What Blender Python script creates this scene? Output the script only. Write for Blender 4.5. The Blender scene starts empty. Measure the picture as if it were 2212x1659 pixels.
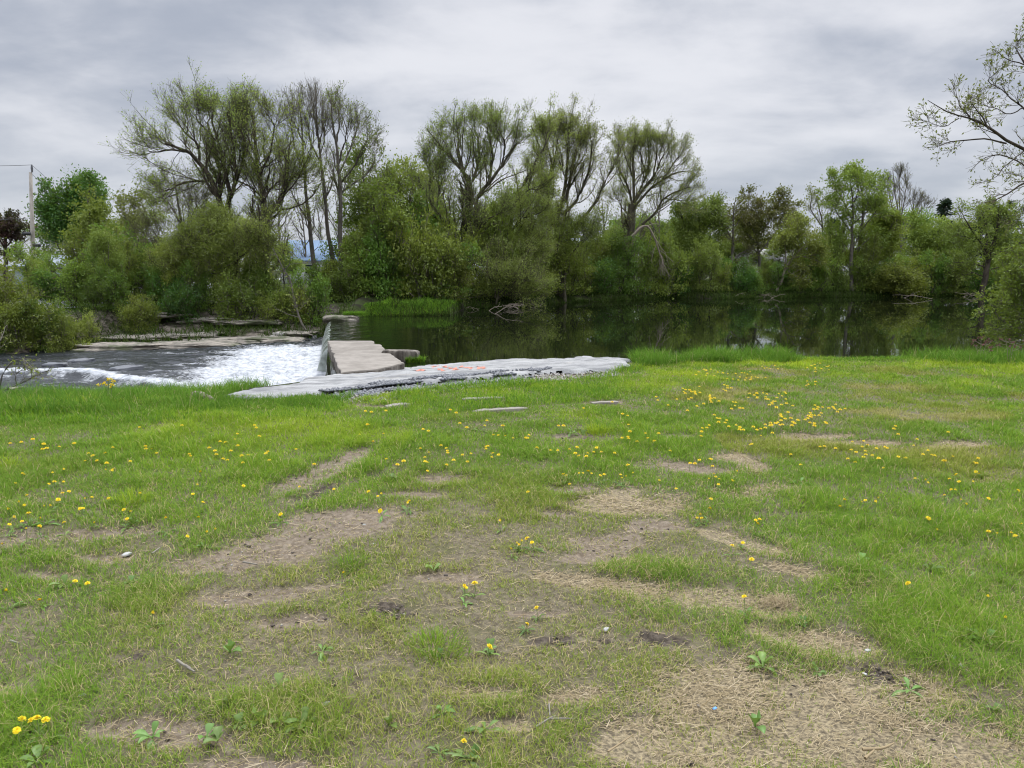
import bpy, math
import numpy as np
RS = np.random.RandomState
scene = bpy.context.scene
COL = scene.collection

# ------------------------------------------------------------------ camera model (used to place things on the ground)
F, CX, CY, EYE = 1548.0, 1106.0, 829.5, 1.65
PIT = math.atan((CY - 582.5) / F)
SP, CP = math.sin(PIT), math.cos(PIT)
ZP, ZR = -0.55, -1.40            # pond level, lower river level

def ray(px, py):
    u = (np.asarray(px, float) - CX) / F
    v = (CY - np.asarray(py, float)) / F
    return u, CP + v * SP, -SP + v * CP

def at(px, py, Y):
    a, b, c = ray(px, py)
    t = Y / b
    return np.stack([a * t, np.zeros_like(t) + Y, EYE + c * t], -1)

def gnd(px, py, z=0.0):
    a, b, c = ray(px, py)
    t = (z - EYE) / c
    return np.stack([a * t, b * t, np.zeros_like(t) + z], -1)

def proj(x, y, z):
    dz = z - EYE
    fw = y * CP - dz * SP
    up = y * SP + dz * CP
    fw = np.where(fw < 0.05, 0.05, fw)
    return CX + F * x / fw, CY - F * up / fw

# ------------------------------------------------------------------ noise
def _h(ix, iy, s):
    n = (ix.astype(np.int64) * 374761393 + iy.astype(np.int64) * 668265263 + s * 974711) & 0x7fffffff
    n = ((n ^ (n >> 13)) * 1274126177) & 0x7fffffff
    return ((n ^ (n >> 16)) & 0xffff) / 65535.0

def vnoise(x, y, s=0):
    x = np.asarray(x, float); y = np.asarray(y, float)
    ix, iy = np.floor(x), np.floor(y)
    fx, fy = x - ix, y - iy
    fx = fx * fx * (3 - 2 * fx); fy = fy * fy * (3 - 2 * fy)
    a, b = _h(ix, iy, s), _h(ix + 1, iy, s)
    c, d = _h(ix, iy + 1, s), _h(ix + 1, iy + 1, s)
    return (a + (b - a) * fx) * (1 - fy) + (c + (d - c) * fx) * fy

def fbm(x, y, s=0, o=4):
    t = 0; a = 1; n = 0
    for i in range(o):
        t = t + a * vnoise(np.asarray(x) * 2 ** i + 17.3 * i, np.asarray(y) * 2 ** i - 9.1 * i, s + i)
        n += a; a *= .5
    return t / n

def sst(x, a, b):
    t = np.clip((x - a) / (b - a), 0, 1)
    return t * t * (3 - 2 * t)

# ------------------------------------------------------------------ terrain
EX = np.array([-40, -10, -5.5, -3.6, -2.3, -1.9, -.72, .31, 1.45, 2.1, 3.0, 5.3, 8.1, 9.5, 13, 40])
EY = np.array([8.4, 8.6, 8.8, 8.9, 9.1, 9.7, 10.5, 11.0, 11.6, 12.5, 13.0, 13.2, 13.3, 13.2, 12.8, 12])
DXs = np.array([-40, -10, -8.5, -7, -6, -5.3, -4.4, -3.5, -2.5, 0, 2, 3, 5, 40])
DV = np.array([2.3, 2.3, 2.1, 1.75, 1.6, 1.5, 1.0, .62, .66, .62, .62, 1.2, 1.5, 1.5])
WV = np.array([6, 6.5, 7.0, 7.0, 7.2, 7.8, 8.2, 8, 8.5, 8, 7, 4, 3, 3])
FX = np.array([-70, -30, -18.2, -17, -11, -8.6, -7.7, -7.3, -3.1, -2.9, -2.6, 1.5, 3.0, 7, 12.5, 16, 24, 35, 42, 52, 150])
FY = np.array([17, 21, 25.5, 29.0, 30, 31.5, 32.5, 34.3, 34.8, 38, 41, 43.5, 48, 51, 56, 54.5, 58, 60, 64, 72, 75])
def xw(y): return -5.27 - (np.asarray(y, float) - 20.4) * 0.2437
def edge(x): return np.interp(x, EX, EY)
def far_edge(x): return np.interp(x, FX, FY)

def h(x, y, fine=True):
    x = np.asarray(x, float); y = np.asarray(y, float)
    e = edge(x) + (fbm(x * .8, x * 0 + 3.3, 5, 3) - .5) * .7
    D = np.interp(x, DXs, DV); Wd = np.interp(x, DXs, WV)
    d = y - e
    near = -D * sst(d, 0, Wd) - np.clip(d - Wd, 0, None) * .25
    near = np.maximum(near, -3.2)
    fd = y - far_edge(x) - (fbm(x * .35, x * 0 + 8.1, 9, 3) - .5) * 1.2
    isr = sst(-x, 7.8, 8.8)                       # the lower-river side has a lower, rockier bank
    w = np.where(fd < 0, np.maximum(-3.2, ZP - .02 + fd * .7),
                 ZP - .02 + .45 * sst(fd, 0, 1.6) + .55 * sst(fd, 1, 9) + .3 * sst(fd, 15, 60))
    r = np.where(fd < 0, np.maximum(-3.2, ZR - .02 + fd * .6),
                 ZR - .02 + .38 * sst(fd, 0, 3.2) + .95 * sst(fd, 3.0, 6.0) + .55 * sst(fd, 7, 16) + .3 * sst(fd, 20, 70))
    far = w + (r - w) * isr
    z = np.maximum(near, far)
    if fine:
        land = sst(-d, -.2, .6) + (fd > 2)
        z = z + land * ((fbm(x * .9, y * .9, 21, 3) - .5) * .07)
    return z

def hit(px, py):
    a, b, c = [float(q) for q in ray(px, py)]
    lo = None; t = 1.0
    while t < 400:
        z = EYE + c * t
        if z <= float(h(a * t, b * t)): break
        lo = t; t *= 1.012
    lo = lo or .9; hi = t
    for _ in range(24):
        m = .5 * (lo + hi)
        if EYE + c * m <= float(h(a * m, b * m)): hi = m
        else: lo = m
    return np.array([a * hi, b * hi, EYE + c * hi])

# worn patches of the lawn: (x, y, rx, ry, turn, kind)
PATCH = [(620,1165,260,36,-12,'s'),(720,1130,110,30,-8,'s'),(440,1205,140,24,-8,'s'),(705,1015,140,18,-24,'s'),
 (690,1060,95,13,-28,'d'),(800,1030,70,9,-12,'d'),(180,1155,170,11,-5,'s'),(230,1200,90,12,-3,'s'),
 (1370,1090,120,26,5,'t'),(1640,1060,110,18,0,'t'),(1600,1000,60,20,20,'t'),(1480,1015,100,11,5,'s'),(1240,1055,60,9,0,'s'),
 (1300,1170,110,26,0,'s'),(1290,1205,100,20,0,'s'),(1420,1140,80,16,0,'s'),(1600,1170,120,15,12,'t'),(1330,1265,140,18,5,'t'),
 (1560,1300,160,34,0,'t'),(1750,1230,100,12,10,'t'),(1440,1382,80,14,0,'d'),(1370,1370,60,9,0,'d'),(1760,1420,110,15,14,'d'),
 (1900,1450,140,20,14,'d'),(1750,1380,200,28,8,'t'),(1780,1560,330,90,8,'t'),(1500,1600,200,52,0,'t'),(2000,1480,150,45,10,'t'),
 (2050,1590,220,70,0,'t'),(2090,1440,70,24,0,'s'),(850,1310,75,17,0,'d'),(640,1330,120,18,0,'s'),(560,1270,160,18,-6,'s'),
 (745,1460,60,34,0,'d'),(240,1425,90,11,-10,'d'),(370,1590,170,38,0,'s'),(600,1645,170,30,0,'s'),(30,1480,45,13,0,'s'),
 (960,1250,110,17,0,'s'),(950,1037,70,11,0,'s'),(900,1068,70,9,0,'s'),(1470,940,45,6,0,'s'),(1230,945,60,5,0,'s'),
 (840,877,60,4,0,'s'),(1080,866,70,4,0,'s'),(1080,889,70,4,0,'s'),(1305,869,45,4,0,'s'),(1330,808,90,6,-6,'s'),(1200,1105,60,8,0,'s'),
 (1050,1490,80,14,0,'t'),(1250,1380,110,10,0,'d'),(1100,1560,90,15,0,'t'),(1250,1500,110,18,0,'t'),(1180,1320,70,10,0,'s'),(1980,1200,60,8,0,'t'),
 (1760,940,90,7,0,'t'),(1880,955,80,6,0,'t'),(2060,960,70,8,0,'t'),(2150,1040,80,8,0,'t'),(1840,1410,60,9,0,'s'),(130,1240,80,9,0,'s')]
def worn(x, y):
    """soil, dark soil and straw cover of the lawn at ground points"""
    px, py = proj(x, y, np.zeros_like(x))
    # waviness belongs to the ground itself
    wx = (fbm(x * 2.2, y * 2.2, 31, 4) - .5); wy = (fbm(x * 2.2, y * 2.2, 41, 4) - .5)
    out = {'s': np.zeros_like(x), 'd': np.zeros_like(x), 't': np.zeros_like(x)}
    for cx, cy, rx, ry, tn, k in PATCH:
        a = math.radians(tn)
        dx = px - cx; dy = py - cy
        q = (dx * math.cos(a) + dy * math.sin(a)) / (rx * (1.1 if k != 't' else 1.12)) + wx * 1.3
        p = (-dx * math.sin(a) + dy * math.cos(a)) / (ry * (1.12 if k != 't' else 1.2)) + wy * 1.9
        out[k] = np.maximum(out[k], 1 - sst(np.sqrt(p * p + q * q), .3, 1.25))
    brk = .62 + .9 * fbm(x * 6, y * 6, 71, 3)
    for k in out: out[k] = np.clip(out[k] * brk, 0, 1)
    out['d'] = out['d'] * sst(fbm(x * 9, y * 9, 73, 3), .34, .58)
    g = fbm(x * 1.7, y * 1.7, 51, 4)
    near = 1 - sst(y, 3.6, 6.0)
    out['s'] = np.maximum(out['s'], sst(g, .52, .68) * near * .36)
    e = edge(x)
    gr = sst(y - e, -.55, -.1) * sst(x, -2.6, -2.1) * (1 - sst(x, 1.9, 2.4))
    out['s'] = np.maximum(out['s'], gr)
    return out

# ------------------------------------------------------------------ objects
def tag(o, label=None, cat=None, group=None, kind=None):
    if label: o['label'] = label
    if cat: o['category'] = cat
    if group: o['group'] = group
    if kind: o['kind'] = kind
    return o

def mesh_data(name, V, Q, mats, attrs=None, smooth=False, mi=None):
    me = bpy.data.meshes.new(name)
    V = np.ascontiguousarray(V, np.float32); Q = np.ascontiguousarray(Q, np.int32)
    n, k = Q.shape
    me.vertices.add(len(V)); me.vertices.foreach_set('co', V.ravel())
    me.loops.add(n * k); me.loops.foreach_set('vertex_index', Q.ravel())
    me.polygons.add(n)
    me.polygons.foreach_set('loop_start', np.arange(0, n * k, k, dtype=np.int32))
    me.polygons.foreach_set('loop_total', np.full(n, k, np.int32))
    if smooth: me.polygons.foreach_set('use_smooth', np.ones(n, bool))
    for m in mats: me.materials.append(m)
    if mi is not None: me.polygons.foreach_set('material_index', np.ascontiguousarray(mi, np.int32))
    for nm, dom, arr in attrs or []:
        a = me.attributes.new(nm, 'FLOAT', dom)
        a.data.foreach_set('value', np.ascontiguousarray(arr, np.float32))
    me.update(calc_edges=True)
    return me

def mobj(name, V, Q, mats, parent=None, loc=None, **kw):
    if not isinstance(mats, (list, tuple)): mats = [mats]
    o = bpy.data.objects.new(name, mesh_data(name, V, Q, mats, **kw))
    COL.objects.link(o)
    if parent is not None: o.parent = parent
    if loc is not None: o.location = [float(q) for q in loc]
    return o

def empty(name, loc):
    o = bpy.data.objects.new(name, None); COL.objects.link(o)
    o.empty_display_size = .2
    o.location = [float(q) for q in loc]
    return o

def copy_thing(o, loc, rz=0, sc=(1, 1, 1)):
    c = o.copy(); COL.objects.link(c)
    c.location = [float(q) for q in loc]; c.rotation_euler = (0, 0, rz); c.scale = sc
    for ch in o.children:
        d = ch.copy(); COL.objects.link(d); d.parent = c
    return c

class Acc:
    def __init__(s): s.V = []; s.Q = []; s.A = []; s.M = []; s.n = 0
    def add(s, V, Q, a=None, m=0):
        V = np.asarray(V, float).reshape(-1, 3); Q = np.asarray(Q, int)
        s.V.append(V); s.Q.append(Q + s.n); s.n += len(V)
        s.A.append(np.zeros(len(Q)) if a is None else np.broadcast_to(a, (len(Q),)))
        s.M.append(np.full(len(Q), m))
    def obj(s, name, mats, parent=None, loc=None, smooth=False):
        return mobj(name, np.concatenate(s.V), np.concatenate(s.Q), mats, parent, loc, smooth=smooth,
                    attrs=[('v', 'FACE', np.concatenate(s.A))], mi=np.concatenate(s.M))

def box(c, s, rz=0, tilt=0):
    x, y, z = np.array(s) / 2
    V = np.array([[-x,-y,-z],[x,-y,-z],[x,y,-z],[-x,y,-z],[-x,-y,z],[x,-y,z],[x,y,z],[-x,y,z]])
    if tilt:
        ct, st = math.cos(tilt), math.sin(tilt)
        V = np.stack([V[:,0]*ct - V[:,2]*st, V[:,1], V[:,0]*st + V[:,2]*ct], -1)
    c_, s_ = math.cos(rz), math.sin(rz)
    V = np.stack([V[:,0]*c_ - V[:,1]*s_, V[:,0]*s_ + V[:,1]*c_, V[:,2]], -1) + np.array(c)
    Q = [[3,2,1,0],[4,5,6,7],[0,1,5,4],[1,2,6,5],[2,3,7,6],[3,0,4,7]]
    return V, Q

def rough_block(c, s, rz, seed, n=6, amp=.02, flat=1.0, p=8):
    """a subdivided, worn block"""
    r = RS(seed); V = []; Q = []
    g = np.linspace(-1, 1, n + 1)
    a, b = np.meshgrid(g, g, indexing='ij'); one = np.ones_like(a)
    faces = [(a, b, one), (b, a, -one), (one, a, b), (-one, b, a), (b, one, a), (a, -one, b)]
    k = 0
    for f in faces:
        P = np.stack(f, -1).reshape(-1, 3)
        V.append(P)
        i = np.arange(n)[:, None] * (n + 1) + np.arange(n)[None, :]
        Q.append(np.stack([i, i + n + 1, i + n + 2, i + 1], -1).reshape(-1, 4) + k); k += len(P)
    V = np.concatenate(V); Q = np.concatenate(Q)
    nr = (np.abs(V) ** p).sum(1, keepdims=True) ** (1 / p)
    V = V / nr
    d = fbm(V[:,0]*1.7+seed, V[:,1]*1.7+V[:,2]*1.3, seed, 4) - .5
    V = V * (1 + d[:,None] * .35 * flat)
    V = V * np.array(s) / 2 + (r.rand(*V.shape) - .5) * 0
    V[:, 2] += (fbm(V[:,0]*6, V[:,1]*6, seed, 3) - .5) * amp
    c_, s_ = math.cos(rz), math.sin(rz)
    V = np.stack([V[:,0]*c_ - V[:,1]*s_, V[:,0]*s_ + V[:,1]*c_, V[:,2]], -1) + np.array(c)
    return V, Q

def unit(v): return v / np.maximum(np.linalg.norm(v, axis=-1, keepdims=True), 1e-9)

def tubes(P, Rr, sides):
    """P (N,n,3) polylines, Rr (N,n) radii -> verts, quads"""
    N, n, _ = P.shape
    T = np.gradient(P, axis=1); T = unit(T)
    ref = np.where(np.abs(T[..., 2:3]) < .9, np.array([0, 0, 1.]), np.array([1., 0, 0]))
    A = unit(np.cross(T, ref)); B = np.cross(T, A)
    an = np.linspace(0, 2 * np.pi, sides, endpoint=False)
    V = P[:, :, None, :] + Rr[:, :, None, None] * (A[:, :, None, :] * np.cos(an)[None, None, :, None] + B[:, :, None, :] * np.sin(an)[None, None, :, None])
    idx = np.arange(N * n * sides).reshape(N, n, sides)
    a = idx[:, :-1, :]; b = np.roll(a, -1, 2); c = np.roll(idx[:, 1:, :], -1, 2); d = idx[:, 1:, :]
    return V.reshape(-1, 3), np.stack([a, b, c, d], -1).reshape(-1, 4)

def smooth_line(pts, n, r=None, amp=0):
    """Catmull-Rom through control points, resampled to n points"""
    p = np.asarray(pts, float)
    q = np.concatenate([[2 * p[0] - p[1]], p, [2 * p[-1] - p[-2]]])
    u = np.linspace(0, len(p) - 1, n); i = np.minimum(u.astype(int), len(p) - 2); f = (u - i)[:, None]
    p0, p1, p2, p3 = q[i], q[i + 1], q[i + 2], q[i + 3]
    o = .5 * (2 * p1 + (p2 - p0) * f + (2 * p0 - 5 * p1 + 4 * p2 - p3) * f ** 2 + (3 * p1 - p0 - 3 * p2 + p3) * f ** 3)
    if r is not None and amp:
        o[1:] += np.cumsum(r.randn(n - 1, 3), 0) * amp / math.sqrt(n)
    return o

def spawn(P, Rr, per, tmin, L, ang, r, nseg, wander, up, rk=.6, rmin=.006, tmax=1.0):
    """children of a set of branches, grown all at once"""
    N, n, _ = P.shape
    i = np.repeat(np.arange(N), per)
    t = tmin + (tmax - tmin) * r.rand(len(i)) ** 1.2
    u = t * (n - 1); k = np.minimum(u.astype(int), n - 2); f = (u - k)[:, None]
    pos = P[i, k] * (1 - f) + P[i, k + 1] * f
    rad = Rr[i, k] * (1 - f[:, 0]) + Rr[i, k + 1] * f[:, 0]
    T = unit(P[i, k + 1] - P[i, k])
    pr = unit(np.cross(T, r.randn(len(i), 3)))
    a = np.radians(ang[0] + (ang[1] - ang[0]) * r.rand(len(i)))[:, None]
    d = unit(T * np.cos(a) + pr * np.sin(a))
    ln = L * (.55 + .75 * r.rand(len(i))) * (1.32 - 1.0 * t)
    out = np.zeros((len(i), nseg + 1, 3)); out[:, 0] = pos
    st = (ln / nseg)[:, None]
    for s in range(nseg):
        d = unit(d + r.randn(len(i), 3) * wander + np.array([0, 0, up]))
        out[:, s + 1] = out[:, s] + d * st
    r0 = np.maximum(rad * rk, rmin)
    rr = r0[:, None] * np.linspace(1, .35, nseg + 1)[None, :]
    return out, np.maximum(rr, rmin * .6)

def leaves(c, d, size, r, fold=.35, asp=.42):
    """diamond leaves at c pointing along d"""
    N = len(c)
    d = unit(d); sd = unit(np.cross(d, r.randn(N, 3)))
    s = (size * (.6 + .8 * r.rand(N)))[:, None]
    V = np.stack([c, c + d * s * .45 + sd * s * asp * .5, c + d * s, c + d * s * .5 - sd * s * asp * .5], 1)
    return V.reshape(-1, 3), np.arange(N * 4).reshape(N, 4)

def build_tree(name, root, limbs, spec, mats, blobs=(), seed=0):
    """limbs: [(points, r0, r1)] in world space; blobs: [(centre, radii, clusters)]; gives trunk and crown parts"""
    r = RS(seed + 11)
    base = np.array(root.location)
    tr = Acc(); lf = Acc()
    n = 14
    LP = np.stack([smooth_line(p, n, r, spec.get('amp', .12)) for p, _, _ in limbs]) if limbs else np.zeros((0, n, 3))
    LR = np.stack([np.linspace(1, 0, n) ** .9 * (a - b) * spec.get('rs', .8) + b * .8 for _, a, b in limbs]) if limbs else np.zeros((0, n))
    tips = []
    if len(LP):
        tr.add(*tubes(LP, LR, 8))
        cur, cr = LP, LR
        for li, (per, tmin, L, ang, up) in enumerate(spec['levels']):
            cur, cr = spawn(cur, cr, per, tmin, L, ang, r, 5 if li == 0 else 4, .16, up, rk=spec.get('rk', .42), rmin=spec.get('rmin', .006))
            tr.add(*tubes(cur, cr, 4 if li == 0 else 3), m=int(li > 0))
            if li >= spec.get('leaf_from', 1): tips.append(cur)
    lm = spec.get('leaf_n', 0)
    for cur in tips:
        if not lm: break
        N, k, _ = cur.shape
        i = np.repeat(np.arange(N), lm); t = .15 + .85 * r.rand(len(i))
        keep = r.rand(len(i)) < spec.get('keep', 1) * (.25 + 1.1 * fbm(cur[i, -1, 0] * .5 + seed, cur[i, -1, 2] * .5 + cur[i, -1, 1] * .3, seed, 2))
        i, t = i[keep], t[keep]
        u = t * (k - 1); q = np.minimum(u.astype(int), k - 2); f = (u - q)[:, None]
        p = cur[i, q] * (1 - f) + cur[i, q + 1] * f
        T = unit(cur[i, q + 1] - cur[i, q])
        p = p + r.randn(len(p), 3) * spec.get('jit', .05)
        dd = T * .8 + r.randn(len(p), 3) * .7 + np.array([0, 0, spec.get('hang', -.2)])
        V, Q = leaves(p, dd, spec['leaf'], r, asp=spec.get('asp', .42))
        lf.add(V, Q, r.rand(len(Q)))
    for bi, (c, rd, nc) in enumerate(blobs):
        c = np.array(c, float); rd = np.array(rd, float)
        q = unit(r.randn(nc, 3)) * (r.rand(nc, 1) ** .45)
        # uneven outline
        lump = .55 + .95 * fbm(q[:, 0] * 2.1 + bi * 3 + seed, q[:, 2] * 2.1 + q[:, 1] * 1.7, seed + bi, 3)
        cc = c + q * rd * lump[:, None]
        gl = h(cc[:, 0], cc[:, 1], False) + .05
        cc[:, 2] = np.maximum(cc[:, 2], gl + .1 * r.rand(nc))
        per = spec.get('per', 26)
        # twigs leading to each cluster
        kk = max(1, nc // 3)
        org = c - np.array([0, 0, .7]) * rd + (cc[:kk] - c) * .35
        ln = np.stack([org + (cc[:kk] - org) * t for t in (0.25, .55, .8, 1.0)], 1) + r.randn(kk, 4, 3) * .06
        tr.add(*tubes(ln, np.full((kk, 4), 1.0) * np.array([.02, .014, .01, .006]), 3), m=1)
        sg = spec.get('sig', .22) * (.4 + 1.1 * r.rand(nc) ** 1.5)
        i = np.repeat(np.arange(nc), per)
        p = cc[i] + r.randn(len(i), 3) * sg[i][:, None] * np.array([1, 1, .8])
        dd = r.randn(len(i), 3) + unit(cc[i] - c) * .6 + np.array([0, 0, spec.get('hang', -.2) * 1.5])
        V, Q = leaves(p, dd, spec['leaf'], r, asp=spec.get('asp', .42))
        lf.add(V, Q, np.clip(r.rand(len(Q)) * .55 + (r.rand(nc) * .75)[i] - .15, 0, 1))
    for a in (tr, lf):
        a.V = [v - base for v in a.V]
    if tr.V: tr.obj('trunk', [mats[0], M_twigs], root, smooth=True)
    if lf.V: lf.obj('crown', mats[1], root)
    return root

# ------------------------------------------------------------------ materials
def new_mat(name):
    m = bpy.data.materials.new(name); m.use_nodes = True
    nt = m.node_tree; nt.nodes.clear()
    out = nt.nodes.new('ShaderNodeOutputMaterial')
    return m, nt, out

class NB:
    """tiny node helper"""
    def __init__(s, nt): s.nt = nt
    def n(s, typ, **kw):
        nd = s.nt.nodes.new(typ)
        for k, v in kw.items():
            if k.startswith('i_'):
                key = k[2:]; key = int(key) if key.isdigit() else key.replace('_', ' ')
                s.put(nd.inputs[key], v)
            else: setattr(nd, k, v)
        return nd
    def put(s, sock, v):
        if isinstance(v, bpy.types.NodeSocket): s.nt.links.new(v, sock)
        else:
            if isinstance(v, (tuple, list)) and len(v) == 3 and sock.type == 'RGBA': v = (*v, 1)
            sock.default_value = v
    def noise(s, vec, scale, detail=4, rough=.55, out='Fac'):
        nd = s.n('ShaderNodeTexNoise', i_Scale=scale, i_Detail=detail, i_Roughness=rough)
        if vec is not None: s.put(nd.inputs['Vector'], vec)
        return nd.outputs[out]
    def mix(s, f, a, b, blend='MIX'):
        nd = s.n('ShaderNodeMix', data_type='RGBA', blend_type=blend)
        s.put(nd.inputs[0], f); s.put(nd.inputs[6], a); s.put(nd.inputs[7], b)
        return nd.outputs[2]
    def math(s, op, a, b=0.0, clamp=False):
        nd = s.n('ShaderNodeMath', operation=op, use_clamp=clamp)
        s.put(nd.inputs[0], a); s.put(nd.inputs[1], b); return nd.outputs[0]
    def ramp(s, v, a, b, lo=0.0, hi=1.0):
        nd = s.n('ShaderNodeMapRange', interpolation_type='SMOOTHSTEP')
        s.put(nd.inputs[0], v); s.put(nd.inputs[1], a); s.put(nd.inputs[2], b); s.put(nd.inputs[3], lo); s.put(nd.inputs[4], hi)
        return nd.outputs[0]
    def attr(s, name): return s.n('ShaderNodeAttribute', attribute_name=name).outputs['Fac']
    def pos(s): return s.n('ShaderNodeNewGeometry').outputs['Position']
    def scale(s, vec, sc):
        nd = s.n('ShaderNodeMapping'); s.put(nd.inputs['Vector'], vec); nd.inputs['Scale'].default_value = sc
        return nd.outputs[0]
    def bump(s, hgt, strength=.4, dist=.02):
        return s.n('ShaderNodeBump', i_Strength=strength, i_Distance=dist, i_Height=hgt).outputs[0]

def principled(name, fn):
    m, nt, out = new_mat(name); b = NB(nt)
    p = nt.nodes.new('ShaderNodeBsdfPrincipled')
    for k, v in fn(b).items(): b.put(p.inputs[k], v)
    nt.links.new(p.outputs[0], out.inputs[0])
    return m

def leaf_mat(name, c1, c2, c3=None, trans=.38, patch=.35):
    m, nt, out = new_mat(name); b = NB(nt)
    v = b.attr('v')
    col = b.mix(v, c1, c2)
    nz = b.noise(b.pos(), patch, 3)
    col = b.mix(b.ramp(nz, .35, .68), col, c3 or tuple(q * .62 for q in c1))
    oi = b.n('ShaderNodeObjectInfo').outputs['Random']
    hs = b.n('ShaderNodeHueSaturation', i_Hue=b.ramp(oi, 0, 1, .485, .515), i_Saturation=1.0, i_Value=b.ramp(b.math('FRACT', b.math('MULTIPLY', oi, 7.3)), 0, 1, .88, 1.3), i_Color=col)
    col = hs.outputs[0]
    d = b.n('ShaderNodeBsdfDiffuse', i_Color=col)
    t = b.n('ShaderNodeBsdfTranslucent', i_Color=b.mix(.5, col, (.22, .30, .03)))
    mx = b.n('ShaderNodeMixShader', i_Fac=trans)
    nt.links.new(d.outputs[0], mx.inputs[1]); nt.links.new(t.outputs[0], mx.inputs[2])
    g = b.n('ShaderNodeBsdfGlossy', i_Roughness=.45, i_Color=(.6, .65, .6))
    m2 = b.n('ShaderNodeMixShader', i_Fac=.035)
    nt.links.new(mx.outputs[0], m2.inputs[1]); nt.links.new(g.outputs[0], m2.inputs[2])
    nt.links.new(m2.outputs[0], out.inputs[0])
    return m

def grass_mat(name, dry, mid, lush, bright, trans=.3):
    """v: 0 dead straw, .35 olive, .65 green, 1 bright yellow green"""
    m, nt, out = new_mat(name); b = NB(nt)
    cr = b.n('ShaderNodeValToRGB', i_Fac=b.attr('v'))
    e = cr.color_ramp.elements
    e[0].position = 0; e[0].color = (*dry, 1); e[1].position = 1; e[1].color = (*bright, 1)
    q = e.new(.33); q.color = (*mid, 1); q = e.new(.66); q.color = (*lush, 1)
    col = cr.outputs[0]
    d = b.n('ShaderNodeBsdfDiffuse', i_Color=col)
    t = b.n('ShaderNodeBsdfTranslucent', i_Color=col)
    mx = b.n('ShaderNodeMixShader', i_Fac=trans)
    nt.links.new(d.outputs[0], mx.inputs[1]); nt.links.new(t.outputs[0], mx.inputs[2])
    nt.links.new(mx.outputs[0], out.inputs[0])
    return m

def bark_mat(name, c1, c2):
    def f(b):
        p = b.scale(b.pos(), (1, 1, .25))
        n1 = b.noise(p, 9, 5, .65); n2 = b.noise(b.pos(), .8, 2)
        col = b.mix(b.ramp(n1, .3, .7), c1, c2)
        col = b.mix(b.ramp(n2, .45, .7, 0, .5), col, tuple(q * 1.5 for q in c2))
        return {'Base Color': col, 'Roughness': .9, 'Normal': b.bump(n1, .7, .03), 'Specular IOR Level': .2}
    return principled(name, f)

def flat_mat(name, c, rough=.7, var=.15, scale=8, bump=.15, metal=0):
    def f(b):
        n1 = b.noise(b.pos(), scale, 5, .6)
        return {'Base Color': b.mix(n1, tuple(q * (1 - var) for q in c), tuple(min(1, q * (1 + var)) for q in c)), 'Roughness': rough,
                'Metallic': metal, 'Normal': b.bump(n1, bump, .01)}
    return principled(name, f)

def ground_f(b):
    p = b.pos()
    s, d, t, g = b.attr('soil'), b.attr('dark'), b.attr('straw'), b.attr('far'); bk = b.attr('bank')
    n1 = b.noise(p, 3, 6, .65); n2 = b.noise(p, 26, 6, .7); n3 = b.noise(p, 140, 3, .6)
    thatch = b.mix(b.ramp(n2, .3, .7), (.075, .062, .040), (.17, .145, .095))
    thatch = b.mix(b.ramp(n3, .55, .7), thatch, (.24, .20, .13))
    thatch = b.mix(b.ramp(n1, .45, .75), thatch, (.085, .085, .035))
    soil = b.mix(b.ramp(n2, .32, .68), (.115, .088, .060), (.215, .176, .130))
    soil = b.mix(b.ramp(n3, .58, .75), soil, (.27, .235, .185))
    dark = b.mix(b.ramp(n2, .35, .7), (.038, .030, .022), (.115, .094, .072))
    st = b.n('ShaderNodeTexNoise', i_Scale=60.0, i_Detail=4, i_Roughness=.6)
    b.put(st.inputs['Vector'], b.scale(p, (.9, 1.15, 1)))
    straw = b.mix(b.ramp(st.outputs['Fac'], .35, .65), (.11, .09, .06), (.30, .245, .15))
    def m(f, a, c): return b.mix(b.ramp(b.math('ADD', f, b.math('MULTIPLY', b.math('SUBTRACT', n2, .5), .7)), .38, .66), a, c)
    col = m(s, thatch, soil); col = m(t, col, straw); col = m(d, col, dark)
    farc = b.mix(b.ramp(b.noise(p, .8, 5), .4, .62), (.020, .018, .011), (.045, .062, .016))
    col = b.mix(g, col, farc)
    lay = b.noise(b.scale(p, (.5, 2.2, 4)), 2.2, 6, .65)
    bank = b.mix(b.ramp(lay, .38, .62), (.035, .030, .022), (.17, .145, .115))
    bank = b.mix(b.ramp(b.noise(p, 1.5, 4), .52, .66, 0, .8), bank, (.045, .055, .018))
    col = b.mix(bk, col, bank)
    hb = b.math('ADD', n2, b.math('MULTIPLY', n3, .4))
    return {'Base Color': col, 'Roughness': .95, 'Specular IOR Level': .15, 'Normal': b.bump(hb, .8, .02)}
M_ground = principled('ground_soil', ground_f)

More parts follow.
